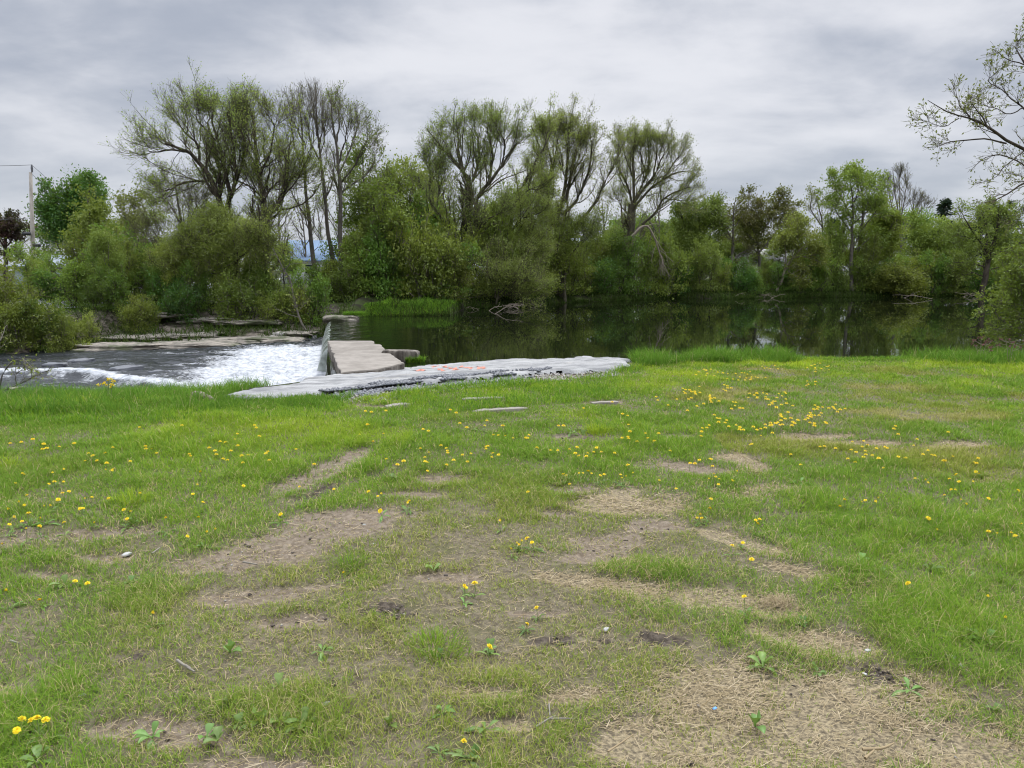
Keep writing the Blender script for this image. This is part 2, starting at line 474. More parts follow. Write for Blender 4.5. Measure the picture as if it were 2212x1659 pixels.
def rock_f(b):
    p = b.pos()
    a = b.noise(b.scale(p, (.5, 1.4, 1)), 2.2, 7, .62); f = b.noise(b.scale(p, (.6, 1.5, 1)), 13, 6, .7)
    fine = b.noise(p, 60, 3, .6)
    col = b.mix(b.ramp(a, .32, .66), (.165, .162, .155), (.29, .287, .277))
    col = b.mix(b.ramp(f, .60, .72, 0, .8), col, (.13, .135, .14))
    col = b.mix(b.ramp(fine, .35, .7, 0, .4), col, (.42, .43, .425))
    col = b.mix(b.ramp(b.noise(p, .9, 4), .60, .72, 0, .6), col, (.30, .255, .19))
    col = b.mix(b.ramp(b.noise(b.scale(p, (.8, 1.5, 1)), 1.3, 6, .7), .46, .62, 0, .75), col, (.105, .108, .11))
    zc = b.n('ShaderNodeSeparateXYZ', i_Vector=p).outputs[2]
    col = b.mix(b.ramp(b.math('ADD', zc, b.math('MULTIPLY', b.noise(p, 2, 4), .3)), -1.05, -.35, .6, 0), col, (.075, .078, .08))
    return {'Base Color': col, 'Roughness': .85, 'Normal': b.bump(b.math('ADD', f, b.math('MULTIPLY', a, 2.)), .9, .03)}
M_rock = principled('pale_bedrock', rock_f)
def ledge_f(b):
    p = b.pos(); a = b.noise(b.scale(p, (1, 1, 5)), 3, 6, .65); f = b.noise(p, 16, 5, .65)
    col = b.mix(b.ramp(a, .35, .65), (.10, .09, .07), (.27, .235, .19))
    col = b.mix(b.ramp(b.noise(p, 1.2, 4), .5, .64, 0, .9), col, (.05, .06, .02))
    return {'Base Color': col, 'Roughness': .85, 'Normal': b.bump(f, .9, .04)}
M_ledge = principled('ledge_rock', ledge_f)
def conc_f(b):
    p = b.pos(); a = b.noise(b.scale(p, (1, 1.1, .8)), 1.7, 7, .68); f = b.noise(p, 12, 6, .7)
    col = b.mix(b.ramp(a, .3, .7), (.13, .112, .09), (.235, .21, .177))
    col = b.mix(b.ramp(f, .58, .72, 0, .5), col, (.16, .14, .12))
    return {'Base Color': col, 'Roughness': .85, 'Normal': b.bump(b.math('ADD', a, b.math('MULTIPLY', f, .35)), .5, .03)}
M_conc = principled('old_concrete', conc_f)
def stain_f(b):
    p = b.pos(); a = b.noise(b.scale(p, (2, 2, .5)), 2.4, 6, .65); f = b.noise(p, 14, 5, .65)
    col = b.mix(b.ramp(a, .36, .62), (.05, .04, .03), (.19, .165, .135))
    col = b.mix(b.ramp(f, .55, .7, 0, .7), col, (.035, .03, .025))
    return {'Base Color': col, 'Roughness': .9, 'Normal': b.bump(f, .8, .03)}
M_stain = principled('stained_concrete', stain_f)
M_slate = flat_mat('slate', (.10, .105, .115), .6, .55, 30, .3)
M_clod = flat_mat('dark_soil_clods', (.075, .06, .047), .95, .6, 40, .5)
M_pebble = flat_mat('pebbles', (.30, .28, .25), .85, .5, 25, .4)
M_paint = flat_mat('orange_paint', (.44, .15, .095), .75, .25, 30, .3)
M_wood = flat_mat('grey_wood', (.20, .18, .145), .85, .45, 18, .5)
M_twig = flat_mat('dry_twigs', (.20, .165, .125), .9, .4, 12, .3)
M_deadwood = flat_mat('pale_dead_wood', (.20, .165, .125), .9, .4, 9, .4)
M_white = flat_mat('white_stone', (.32, .32, .30), .7, .15, 20, .3)
M_blue = flat_mat('blue_plastic', (.12, .32, .75), .4, .1)
M_straw = grass_mat('dry_straw', (.32, .25, .15), (.38, .31, .19), (.20, .155, .085), (.46, .385, .26), .15)
M_grass = grass_mat('lawn_grass', (.48, .39, .21), (.235, .27, .045), (.135, .25, .032), (.32, .41, .034))
M_tall = grass_mat('tall_grass', (.38, .33, .17), (.14, .24, .030), (.09, .20, .026), (.24, .37, .026))
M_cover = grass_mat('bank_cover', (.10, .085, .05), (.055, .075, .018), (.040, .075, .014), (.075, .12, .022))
M_weed = leaf_mat('weed_leaf', (.11, .19, .035), (.16, .25, .06), (.12, .19, .05), .25, 3)
M_yellow = flat_mat('dandelion_yellow', (.80, .62, .010), .8, .12, 60, .2)
M_stem = flat_mat('flower_stem', (.16, .22, .06), .7, .2)
M_bark = bark_mat('bark_brown', (.028, .023, .017), (.085, .07, .052))
M_barkg = bark_mat('bark_grey', (.06, .054, .044), (.135, .12, .10))
M_barkw = bark_mat('bark_willow', (.032, .029, .018), (.10, .09, .058))
M_twigs = bark_mat('young_twigs', (.075, .066, .042), (.15, .135, .085))
M_pole = bark_mat('pole_wood', (.20, .18, .15), (.34, .31, .27))
L_willow = leaf_mat('willow_leaf', (.21, .255, .05), (.33, .38, .10), (.18, .22, .042), .60)
L_olive = leaf_mat('olive_leaf', (.165, .21, .032), (.26, .31, .058), (.13, .17, .026))
L_green = leaf_mat('green_leaf', (.095, .175, .022), (.17, .265, .036), (.075, .135, .018))
L_deep = leaf_mat('maple_leaf', (.05, .125, .018), (.095, .20, .028), (.04, .095, .014))
L_yel = leaf_mat('yellow_green_leaf', (.15, .20, .026), (.235, .285, .045), (.11, .15, .022))
L_pale = leaf_mat('pale_young_leaf', (.15, .17, .045), (.22, .25, .08), (.11, .13, .035))
L_brown = leaf_mat('bronze_leaf', (.105, .085, .035), (.13, .12, .04), (.07, .075, .02))
L_purple = leaf_mat('purple_leaf', (.055, .022, .022), (.10, .04, .04), (.03, .015, .018), .2)
L_spruce = leaf_mat('spruce_needle', (.014, .030, .016), (.026, .048, .024), (.010, .022, .012), .1)

# ------------------------------------------------------------------ ground sheet
def polar_ground():
    rad = np.concatenate([[.25, .5, .75, 1.0, 1.2], 1.4 * 1.0125 ** np.arange(0, 500)])
    rad = rad[rad < 700]
    fa = np.radians(np.linspace(-43, 43, 400)); ba = np.radians(np.linspace(43, 317, 90)[1:-1])
    an = np.concatenate([fa, ba])
    A, Rr = np.meshgrid(an, rad)
    X, Y = np.sin(A) * Rr, np.cos(A) * Rr
    Z = h(X, Y)
    w = worn(X, Y)
    nr = Y < 20
    cover = np.maximum(w['s'], np.maximum(w['d'], w['t']))
    Z = Z - .018 * cover * nr
    Z = Z + nr * (np.maximum(w['d'] * .035, w['s'] * .014) * (fbm(X * 14, Y * 14, 61, 3) - .5) * 2)
    nR, nA = X.shape
    V = np.concatenate([[[0, 0, float(h(0, 0))]], np.stack([X, Y, Z], -1).reshape(-1, 3)])
    i = np.arange(nR * nA).reshape(nR, nA) + 1
    a = i[:-1]; bb = np.roll(a, -1, 1); d = i[1:]; c = np.roll(d, -1, 1)
    Q = np.stack([a, d, c, bb], -1).reshape(-1, 4)
    f0 = i[0]; f1 = np.roll(f0, -1)
    cap = np.stack([np.zeros(0), ], 0)
    Q = np.concatenate([Q, np.stack([np.zeros(len(f0[::2]), int), f0[::2], np.roll(f0, -1)[::2], np.roll(f0, -2)[::2]], -1)])
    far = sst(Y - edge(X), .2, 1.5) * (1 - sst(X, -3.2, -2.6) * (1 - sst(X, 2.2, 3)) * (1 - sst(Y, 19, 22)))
    fdv = Y - far_edge(X); bank = sst(-X, 7.6, 8.6) * sst(fdv, -1.5, -.3) * (1 - sst(fdv, 4.2, 6.5))
    Z = Z + bank * (np.floor(fbm(X * .9, Y * 2.2, 301, 4) * 9) / 9 - .45) * .45
    V[1:, 2] = Z.ravel()
    at_ = [(k, 'POINT', np.concatenate([[0], arr.ravel()])) for k, arr in (('soil', w['s'] * nr), ('dark', w['d'] * nr), ('straw', w['t'] * nr), ('far', far), ('bank', bank))]
    o = mobj('ground', V, Q, M_ground, attrs=at_, smooth=True)
    tag(o, kind='structure')
polar_ground()

# ------------------------------------------------------------------ rock apron beside the weir
up_edge = [(470, 866), (500, 852), (560, 843), (615, 836), (650, 829), (690, 815), (735, 801), (790, 791), (850, 779), (960, 773), (1100, 777), (1362, 777)]
lo_edge = [(1366, 796), (1270, 806), (1150, 812), (1000, 826), (890, 834), (800, 843), (720, 853), (650, 861), (600, 866), (520, 869)]
def inpoly(x, y, P):
    c = np.zeros(np.shape(x), bool)
    for (x1, y1), (x2, y2) in zip(P, P[1:] + P[:1]):
        c ^= ((y1 > y) != (y2 > y)) & (x < (x2 - x1) * (y - y1) / (y2 - y1 + 1e-12) + x1)
    return c
def sheet(name, pixpoly, step, mat, lift, amp, seed, jag=.25, fsc=1.2):
    P = [tuple(hit(a, b)[:2]) for a, b in pixpoly]
    A = np.array(P); lo = A.min(0) - .3; hi = A.max(0) + .3
    gx = np.arange(lo[0], hi[0], step); gy = np.arange(lo[1], hi[1], step)
    X, Y = np.meshgrid(gx, gy)
    jx = (fbm(X * 2.5, Y * 2.5, seed, 4) - .5) * jag * 2; jy = (fbm(X * 2.5, Y * 2.5, seed + 9, 4) - .5) * jag * 2
    ins = inpoly(X + jx, Y + jy, P)
    bl = ins.astype(float)
    for _ in range(5):
        q = np.pad(bl, 1, mode='edge'); bl = (q[:-2, 1:-1] + q[2:, 1:-1] + q[1:-1, :-2] + q[1:-1, 2:] + bl) / 5
    Z = h(X, Y) + lift * 2.2 * sst(bl, .35, 1) - .03 + (fbm(X * fsc, Y * fsc * 1.8, seed + 3, 4) - .42) * amp * sst(bl, .4, 1) + (fbm(X * 7, Y * 7, seed + 5, 3) - .5) * .03 * sst(bl, .4, 1)
    n = np.arange(X.size).reshape(X.shape)
    q = ins[:-1, :-1] & ins[1:, :-1] & ins[:-1, 1:] & ins[1:, 1:]
    Q = np.stack([n[:-1, :-1][q], n[:-1, 1:][q], n[1:, 1:][q], n[1:, :-1][q]], -1)
    us, inv = np.unique(Q, return_inverse=True)
    V = np.stack([X.ravel()[us], Y.ravel()[us], Z.ravel()[us]], -1)
    return V, inv.reshape(-1, 4), P
V, Q, APRON = sheet('rock', up_edge + lo_edge, .05, M_rock, .035, .04, 77, .16)
o = mobj('bedrock', V, Q, M_rock, smooth=True); tag(o, kind='structure')
def apron_z(x, y):
    x = np.asarray(x); y = np.asarray(y)
    return h(x, y) + .047 + (fbm(x * 1.2, y * 1.2 * 1.8, 80, 4) - .42) * .04 + (fbm(x * 7, y * 7, 82, 3) - .5) * .03

# orange spray paint
r = RS(5); pa = Acc()
for (cx, cy, w, hh) in [(410,310,280,50),(680,240,200,60),(690,225,140,30),(820,310,140,60),(890,230,120,50),(1040,270,130,55),(1140,300,130,50),
                        (1280,240,130,40),(1430,270,200,70),(1590,240,120,30),(1730,270,220,50)]:
    for k in range(3):
        a = r.rand() * .5 - .25
        L = w * (.35 + .45 * r.rand())
        t = np.linspace(-.5, .5, 9)
        zx = cx + (r.rand() - .5) * w * .5 + t * L
        zy = cy + (r.rand() - .5) * hh * .7 + t * hh * (r.rand() * 1.6 - .8) + np.sin(t * 9 + r.rand() * 6) * hh * .22
        pts = np.array([hit(float((1180 + p / 7.373) / 1.3563), float((1050 + q / 7.373) / 1.3563))[:2] for p, q in zip(zx, zy)])
        T = unit(np.gradient(pts, axis=0)); Nn = np.stack([-T[:, 1], T[:, 0]], -1)
        wd = (.012 + .022 * r.rand()) * (.3 + r.rand(9))[:, None]
        A = pts + Nn * wd; B = pts - Nn * wd
        VV = np.concatenate([np.c_[A, apron_z(A[:, 0], A[:, 1]) + .006 + .0004 * k], np.c_[B, apron_z(B[:, 0], B[:, 1]) + .006 + .0004 * k]])
        i = np.arange(8); pa.add(VV, np.stack([i, i + 1, i + 10, i + 9], -1))
o = pa.obj('paint_marking', M_paint); tag(o, 'faded orange spray paint marks on the pale rock beside the weir', 'paint mark')

# slate gravel at the foot of the rock
def lumps(name, P, size, mat, seed, flat=.6):
    """many small angular stones as one mass"""
    r = RS(seed); N = len(P)
    B = np.array([[1,0,0],[-1,0,0],[0,1,0],[0,-1,0],[0,0,1],[0,0,-1.]])
    T = np.array([[0,2,4],[2,1,4],[1,3,4],[3,0,4],[2,0,5],[1,2,5],[3,1,5],[0,3,5]])
    V = B[None] * (.55 + .8 * r.rand(N, 6, 1)) + r.randn(N, 6, 3) * .18
    V[..., 2] *= flat
    a = r.rand(N) * 6.28; c, s = np.cos(a)[:, None], np.sin(a)[:, None]
    V = np.stack([V[..., 0] * c - V[..., 1] * s, V[..., 0] * s + V[..., 1] * c, V[..., 2]], -1) * size[:, None, None] + P[:, None, :]
    return mobj(name, V.reshape(-1, 3), (T[None] + np.arange(N)[:, None, None] * 6).reshape(-1, 3), mat)
def scatter_pix(poly, n, r, z=0.0):
    P = [tuple(gnd(a, b, z)[:2]) for a, b in poly]; A = np.array(P); lo, hi = A.min(0), A.max(0)
    q = lo + (hi - lo) * r.rand(n * 6, 2)
    q = q[inpoly(q[:, 0], q[:, 1], P)][:n]
    return q
r = RS(8)
q = scatter_pix([(690,856),(780,842),(880,828),(1000,816),(1140,806),(1190,806),(1170,818),(1040,834),(940,846),(860,855),(760,868)], 6500, r, -.03)
q = q[fbm(q[:, 0] * 2.5, q[:, 1] * 2.5, 501, 3) > .36 + .12 * r.rand(len(q))]
o = lumps('slate_gravel', np.c_[q, np.where(inpoly(q[:, 0], q[:, 1], APRON), apron_z(q[:, 0], q[:, 1]), h(q[:, 0], q[:, 1])) + .006], .012 + .04 * r.rand(len(q)) ** 2.2, M_slate, 3)
tag(o, 'dark broken slate along the lower edge of the pale rock', 'gravel', kind='stuff')
q = scatter_pix([(720,852),(900,838),(1100,815),(1330,795),(1340,812),(1150,826),(1000,842),(850,862),(740,870)], 2600, r, 0)
o = lumps('fine_gravel', np.c_[q, h(q[:, 0], q[:, 1]) + .004], .008 + .02 * r.rand(len(q)) ** 2, M_pebble, 4)
tag(o, 'fine grey gravel between the lawn and the slate', 'gravel', kind='stuff')

# ------------------------------------------------------------------ water
def pond():
    ys = np.concatenate([np.arange(13.6, 34, .4), np.arange(34, 90, 2.0)])
    ds = np.concatenate([np.arange(0, 8, .35), np.arange(8, 170, 4.0)])
    D, Y = np.meshgrid(ds, ys)
    X = xw(Y) + D
    Z = np.full_like(X, ZP)
    rip = np.exp(-(D / 1.9) ** 2) * sst(Y, 18, 20) + .004 + .02 * np.exp(-np.abs(Y - 18.5) / 3)
    Z -= .05 * np.exp(-D / .3)
    n = np.arange(X.size).reshape(X.shape)
    Q = np.stack([n[:-1, :-1], n[:-1, 1:], n[1:, 1:], n[1:, :-1]], -1).reshape(-1, 4)
    def f(b):
        p = b.pos(); rp = b.attr('rip')
        n1 = b.noise(b.scale(p, (1.0, 2.2, 1)), 2.4, 3, .5)
        n2 = b.noise(b.scale(p, (1, 2, 1)), .35, 2, .5)
        hgt = b.math('ADD', n1, b.math('MULTIPLY', n2, .8))
        n3 = b.noise(b.scale(p, (1.5, .85, 1)), .9, 2, .5)
        hgt = b.math('ADD', b.math('MULTIPLY', hgt, .25), b.math('MULTIPLY', n3, 1.6))
        nd = b.n('ShaderNodeBump', i_Distance=.10, i_Height=hgt); b.put(nd.inputs['Strength'], b.math('MULTIPLY', rp, 1.0))
        return {'Base Color': (.006, .0085, .0035), 'Roughness': .008, 'IOR': 1.33, 'Normal': nd.outputs[0]}
    o = mobj('pond_water', np.stack([X, Y, Z], -1).reshape(-1, 3), Q, principled('still_water', f), attrs=[('rip', 'POINT', rip.ravel())], smooth=True)
    tag(o, kind='structure')
pond()

def zP(x, y, ox, oy, s): return (ox + x / s) / 1.3563, (oy + y / s) / 1.3563
FOAM_POLY = [tuple(gnd(a, b, ZR)[:2]) for a, b in [(700,735),(640,741),(575,746),(520,768),(560,790),(500,815),(450,838),(440,870),(700,815)]]
LINE = np.array([gnd(a, b, ZR)[:2] for a, b in [(-60,800),(60,797),(150,798),(200,801),(240,810),(320,818),(400,834),(460,846)]])
def seg_dist(X, Y, L):
    d = np.full(X.shape, 1e9)
    for a, b in zip(L[:-1], L[1:]):
        ab = b - a; t = np.clip(((X - a[0]) * ab[0] + (Y - a[1]) * ab[1]) / (ab @ ab), 0, 1)
        d = np.minimum(d, np.hypot(X - a[0] - t * ab[0], Y - a[1] - t * ab[1]))
    return d
def river():
    xs = np.concatenate([np.arange(-60, -22, .5), np.arange(-22, -2.6, .085)])
    ys = np.concatenate([np.arange(7.5, 12, .25), np.arange(12, 34, .075)])
    X, Y = np.meshgrid(xs, ys)
    w = xw(Y) - X                                    # distance from the weir line
    fl = 1 - sst(w, 2.2, 7.0 - .15 * (Y - 20))
    big = fbm(X * .55, Y * 1.1, 101, 4); med = fbm(X * 1.6, Y * 3.2, 111, 4); fin = fbm(X * 5, Y * 9, 121, 4)
    dl = seg_dist(X, Y, LINE)
    ahead = Y < np.interp(X, LINE[:, 0], LINE[:, 1])
    foam = 1.0 * (1 - sst(w, 2.0, 5.2 + 3.2 * (big - .5) + 2.0 * (1 - sst(Y, 17.5, 21)))) * sst(29.5 - Y, 0, 3) + .55 * fl * (med - .3) * sst(30 - Y, 0, 3)
    foam = np.maximum(foam, 1.05 * np.exp(-(dl / .22) ** 2) * (.55 + fin))
    foam = np.maximum(foam, (.55 * sst(med, .38, .7)) * ahead * np.exp(-dl / 1.6) * 1.25)
    st = sst(fbm(X * .75, Y * 3.6, 131, 4), .56, .70) * np.exp(-w / 9) * .9 * sst(30 - Y, 0, 2)
    foam = np.maximum(foam, st)
    Z = ZR + .16 * (big - .5) + .10 * (med - .5) + fl * (.14 * (med - .4) + .12 * (fin - .5)) + .05 * (fin - .5)
    Z = Z + .10 * np.exp(-(w / 1.2) ** 2) + .22 * (1 - sst(np.where(ahead, dl, 0), 0, .5)) - .2
    ok = (w > -.1)
    n = np.arange(X.size).reshape(X.shape)
    q = ok[:-1, :-1] & ok[1:, :-1] & ok[:-1, 1:] & ok[1:, 1:]
    Q = np.stack([n[:-1, :-1][q], n[:-1, 1:][q], n[1:, 1:][q], n[1:, :-1][q]], -1)
    def f(b):
        p = b.pos(); fo = b.attr('foam')
        n1 = b.noise(b.scale(p, (1, 1.7, 1)), 7, 6, .7); n2 = b.noise(b.scale(p, (1, 2.4, 1)), 2.5, 4, .6)
        k = b.ramp(b.math('ADD', fo, b.math('MULTIPLY', b.math('SUBTRACT', n1, .5), 1.3)), .30, .85)
        col = b.mix(k, (.018, .020, .022), b.mix(b.ramp(b.noise(b.scale(p, (1, 1.5, 1)), 4.5, 6, .7), .36, .62), (.24, .255, .27), (.47, .48, .49)))
        hgt = b.math('ADD', b.math('MULTIPLY', n1, .5), n2)
        return {'Base Color': col, 'Roughness': b.math('ADD', .10, b.math('MULTIPLY', k, .5)), 'IOR': 1.33, 'Normal': b.bump(hgt, .55, .10)}
    o = mobj('river_water', np.stack([X, Y, Z], -1).reshape(-1, 3), Q, principled('rushing_water', f), attrs=[('foam', 'POINT', foam.ravel())], smooth=True)
    tag(o, kind='structure')
river()

# water falling over the weir
def fall():
    ys = np.arange(20.43, 32.2, .05); s = np.linspace(0, 1, 22)
    S, Y = np.meshgrid(s, ys)
    wob = (fbm(Y * 3, S * 1.2, 141, 3) - .5)
    X = xw(Y) + .04 - .42 * S ** .8 - .08 * wob * S
    Z = ZP - .045 - (ZP - ZR + .12) * S ** 1.9 + .02 * wob
    n = np.arange(X.size).reshape(X.shape)
    Q = np.stack([n[:-1, :-1], n[1:, :-1], n[1:, 1:], n[:-1, 1:]], -1).reshape(-1, 4)
    VV = np.concatenate([np.stack([X, Y, Z], -1).reshape(-1, 3), [[float(xw(20.43)) + .06, 20.43, ZR - .3]]]); S = np.append(S.ravel(), 1.0)
    Q = np.concatenate([Q, np.array([[len(VV) - 1, i, i + 1, i + 2] for i in range(0, 20, 2)])])
    def f(b):
        p = b.scale(b.pos(), (.3, 2.6, .35)); n1 = b.noise(p, 2.2, 5, .65)
        k = b.ramp(b.math('ADD', n1, b.math('MULTIPLY', b.attr('drop'), .28)), .42, .78)
        return {'Base Color': b.mix(k, (.05, .06, .045), (.40, .43, .40)), 'Roughness': .22, 'IOR': 1.33, 'Normal': b.bump(n1, .8, .05)}
    o = mobj('waterfall', VV, Q, principled('falling_water', f), attrs=[('drop', 'POINT', S)], smooth=True)
    tag(o, kind='structure')
fall()

def prism(poly, z0, z1, nz=1):
    P = np.array(poly, float); n = len(P)
    V = np.concatenate([np.c_[P, np.full(n, z0)], np.c_[P, np.full(n, z1)]])
    return V, n
def prism_obj(name, poly, z0, z1, mat, parent=None, bev=.03, mats=None):
    import bmesh
    rr_ = RS(int(abs(poly[0][0]) * 100)); pp = []
    for (ax, ay), (bx, by) in zip(poly, list(poly[1:]) + [poly[0]]):
        m_ = max(1, int(math.hypot(bx - ax, by - ay) / .22))
        for i_ in range(m_): pp.append((ax + (bx - ax) * i_ / m_ + rr_.randn() * .016, ay + (by - ay) * i_ / m_ + rr_.randn() * .016))
    poly = pp
    bm = bmesh.new()
    lo = [bm.verts.new((float(x), float(y), z0)) for x, y in poly]; hi = [bm.verts.new((float(x), float(y), z1)) for x, y in poly]
    top = bm.faces.new(hi); bm.faces.new(lo[::-1])
    n = len(poly)
    for i in range(n):
        f = bm.faces.new([lo[i], lo[(i + 1) % n], hi[(i + 1) % n], hi[i]]); f.material_index = 1 if mats else 0
    bmesh.ops.recalc_face_normals(bm, faces=bm.faces[:])
    if bev: bmesh.ops.bevel(bm, geom=bm.edges[:], offset=bev, segments=2, affect='EDGES', profile=.6)
    me = bpy.data.meshes.new(name); bm.to_mesh(me); bm.free()
    for m in (mats or [mat]): me.materials.append(m)
    o = bpy.data.objects.new(name, me); COL.objects.link(o)
    if parent: o.parent = parent
    return o
o = prism_obj('concrete_abutment', [(-5.27, 20.4), (-3.97, 20.4), (-3.72, 19.5), (-3.60, 19.42), (-3.0, 17.4), (-2.35, 15.5), (-2.75, 14.5), (-3.38, 14.0)][::-1], -2.6, -.35, None, bev=.03, mats=[M_conc, M_stain])
tag(o, 'flat tan concrete slab at the near end of the weir', 'abutment')
o = prism_obj('weir_dam', [(xw(20.42) + .02, 20.42), (xw(32) + .02, 32), (xw(32) + .8, 32), (xw(20.42) + .8, 20.42)][::-1], -3, ZP - .07, M_stain, bev=.02)
tag(o, 'low concrete weir under the falling sheet of water', 'weir')
V, Q = rough_block((-2.72, 17.35, -.45), (.92, .30, .34), math.radians(-14), 5, 8, .02, .25)
o = mobj('concrete_block', V, Q, M_stain, smooth=True); tag(o, 'broken stained concrete block lying between the slab and the pond', 'concrete block')
V, Q = box((-3.25, 18.05, -.47), (.62, .07, .06), math.radians(-38), math.radians(-8))
o = mobj('plank', V, Q, M_wood); tag(o, 'short grey plank leaning at the back of the concrete block', 'plank')

# rock at the far end of the weir and low ledges along the far bank of the river
c = gnd(736, 687, -.45); V, Q = rough_block((c[0], c[1] + .3, -.52), (1.5, 1.0, .34), .2, 17, 12, .07, 1.3, 4)
o = mobj('boulder', V, Q, M_ledge, smooth=True); tag(o, 'flat mossy rock at the far end of the weir', 'rock')
r = RS(14)
for k, (px, py, wd) in enumerate([(250,743,2.6),(330,741,3.0),(420,738,3.4),(300,730,2.4),(390,727,2.8),(480,731,3.0),(560,729,2.2),(450,716,2.4),(540,716,2.6),(370,715,2.0),(500,706,2.2),(610,731,1.6),(640,722,1.4)]):
    c = gnd(px, py, -1.22)
    V, Q = rough_block((0, 0, 0), (wd * 1.2, 1.0 + 1.0 * r.rand(), .20 + .10 * r.rand()), r.rand() * .3 - .15, 30 + k, 14, .05, 2.4, 4)
    o = mobj('rock_ledge', V, Q, M_ledge, smooth=True, loc=(c[0], c[1], max(float(h(c[0], c[1])), ZR) + .05))
    tag(o, 'low flat rock ledge on the far bank of the rushing river', 'rock', 'rock ledges along the river bank')
for k, (px, py, s) in enumerate([(603,714,.45),(590,716,.35),(575,704,.28)]):
    c = gnd(px, py, -1.0)
    V, Q = rough_block((0, 0, 0), (s * 1.3, s, s * .7), r.rand() * 3, 60 + k, 6, .03, 1.3)
    o = mobj('boulder', V, Q, M_pebble, smooth=True, loc=(c[0], c[1], float(h(c[0], c[1])) + s * .2))
    tag(o, 'small pale boulder on the dark bank below the leaning thin trunk', 'rock', 'pale boulders on the far bank')
for k, (px, py, s) in enumerate([(176,782,.5),(120,790,.45),(275,800,.6),(345,806,.4)]):
    c = gnd(px, py, ZR)
    V, Q = rough_block((0, 0, 0), (s * 1.5, s, s * .5), r.rand() * 3, 70 + k, 6, .03, 1.3)
    o = mobj('boulder', V, Q, M_slate, smooth=True, loc=(c[0], c[1], ZR - .02))
    tag(o, 'dark wet rock breaking the surface of the rushing river', 'rock', 'wet rocks in the river')

# ------------------------------------------------------------------ grass
def blades(name, P, L, Wd, lean, v, mat, seed, nseg=2, az=None):
    r = RS(seed); N = len(P)
    az = r.rand(N) * 2 * np.pi if az is None else az
    d = np.stack([np.cos(az), np.sin(az), np.zeros(N)], -1)
    fa = az + np.pi / 2 + (r.rand(N) - .5) * 1.2
    sd = np.stack([np.cos(fa), np.sin(fa), np.zeros(N)], -1)
    rows = []
    for k in range(nseg + 1):
        s = k / nseg
        up = s * np.cos(lean * s); out = s * np.sin(lean * (.35 + .65 * s))
        c = P + d * (L * out)[:, None]; c[:, 2] += L * up
        wk = Wd * (1, .85, .12)[k] if nseg == 2 else Wd * (1, .2)[k]
        rows.append(c - sd * wk[:, None] * .5); rows.append(c + sd * wk[:, None] * .5)
    V = np.stack(rows, 1).reshape(-1, 3)
    m = 2 * (nseg + 1); b = np.arange(N)[:, None] * m
    Q = np.concatenate([b + np.array([[2 * k, 2 * k + 1, 2 * k + 3, 2 * k + 2]]) for k in range(nseg)], 0)
    return V, Q, np.tile(v, nseg)

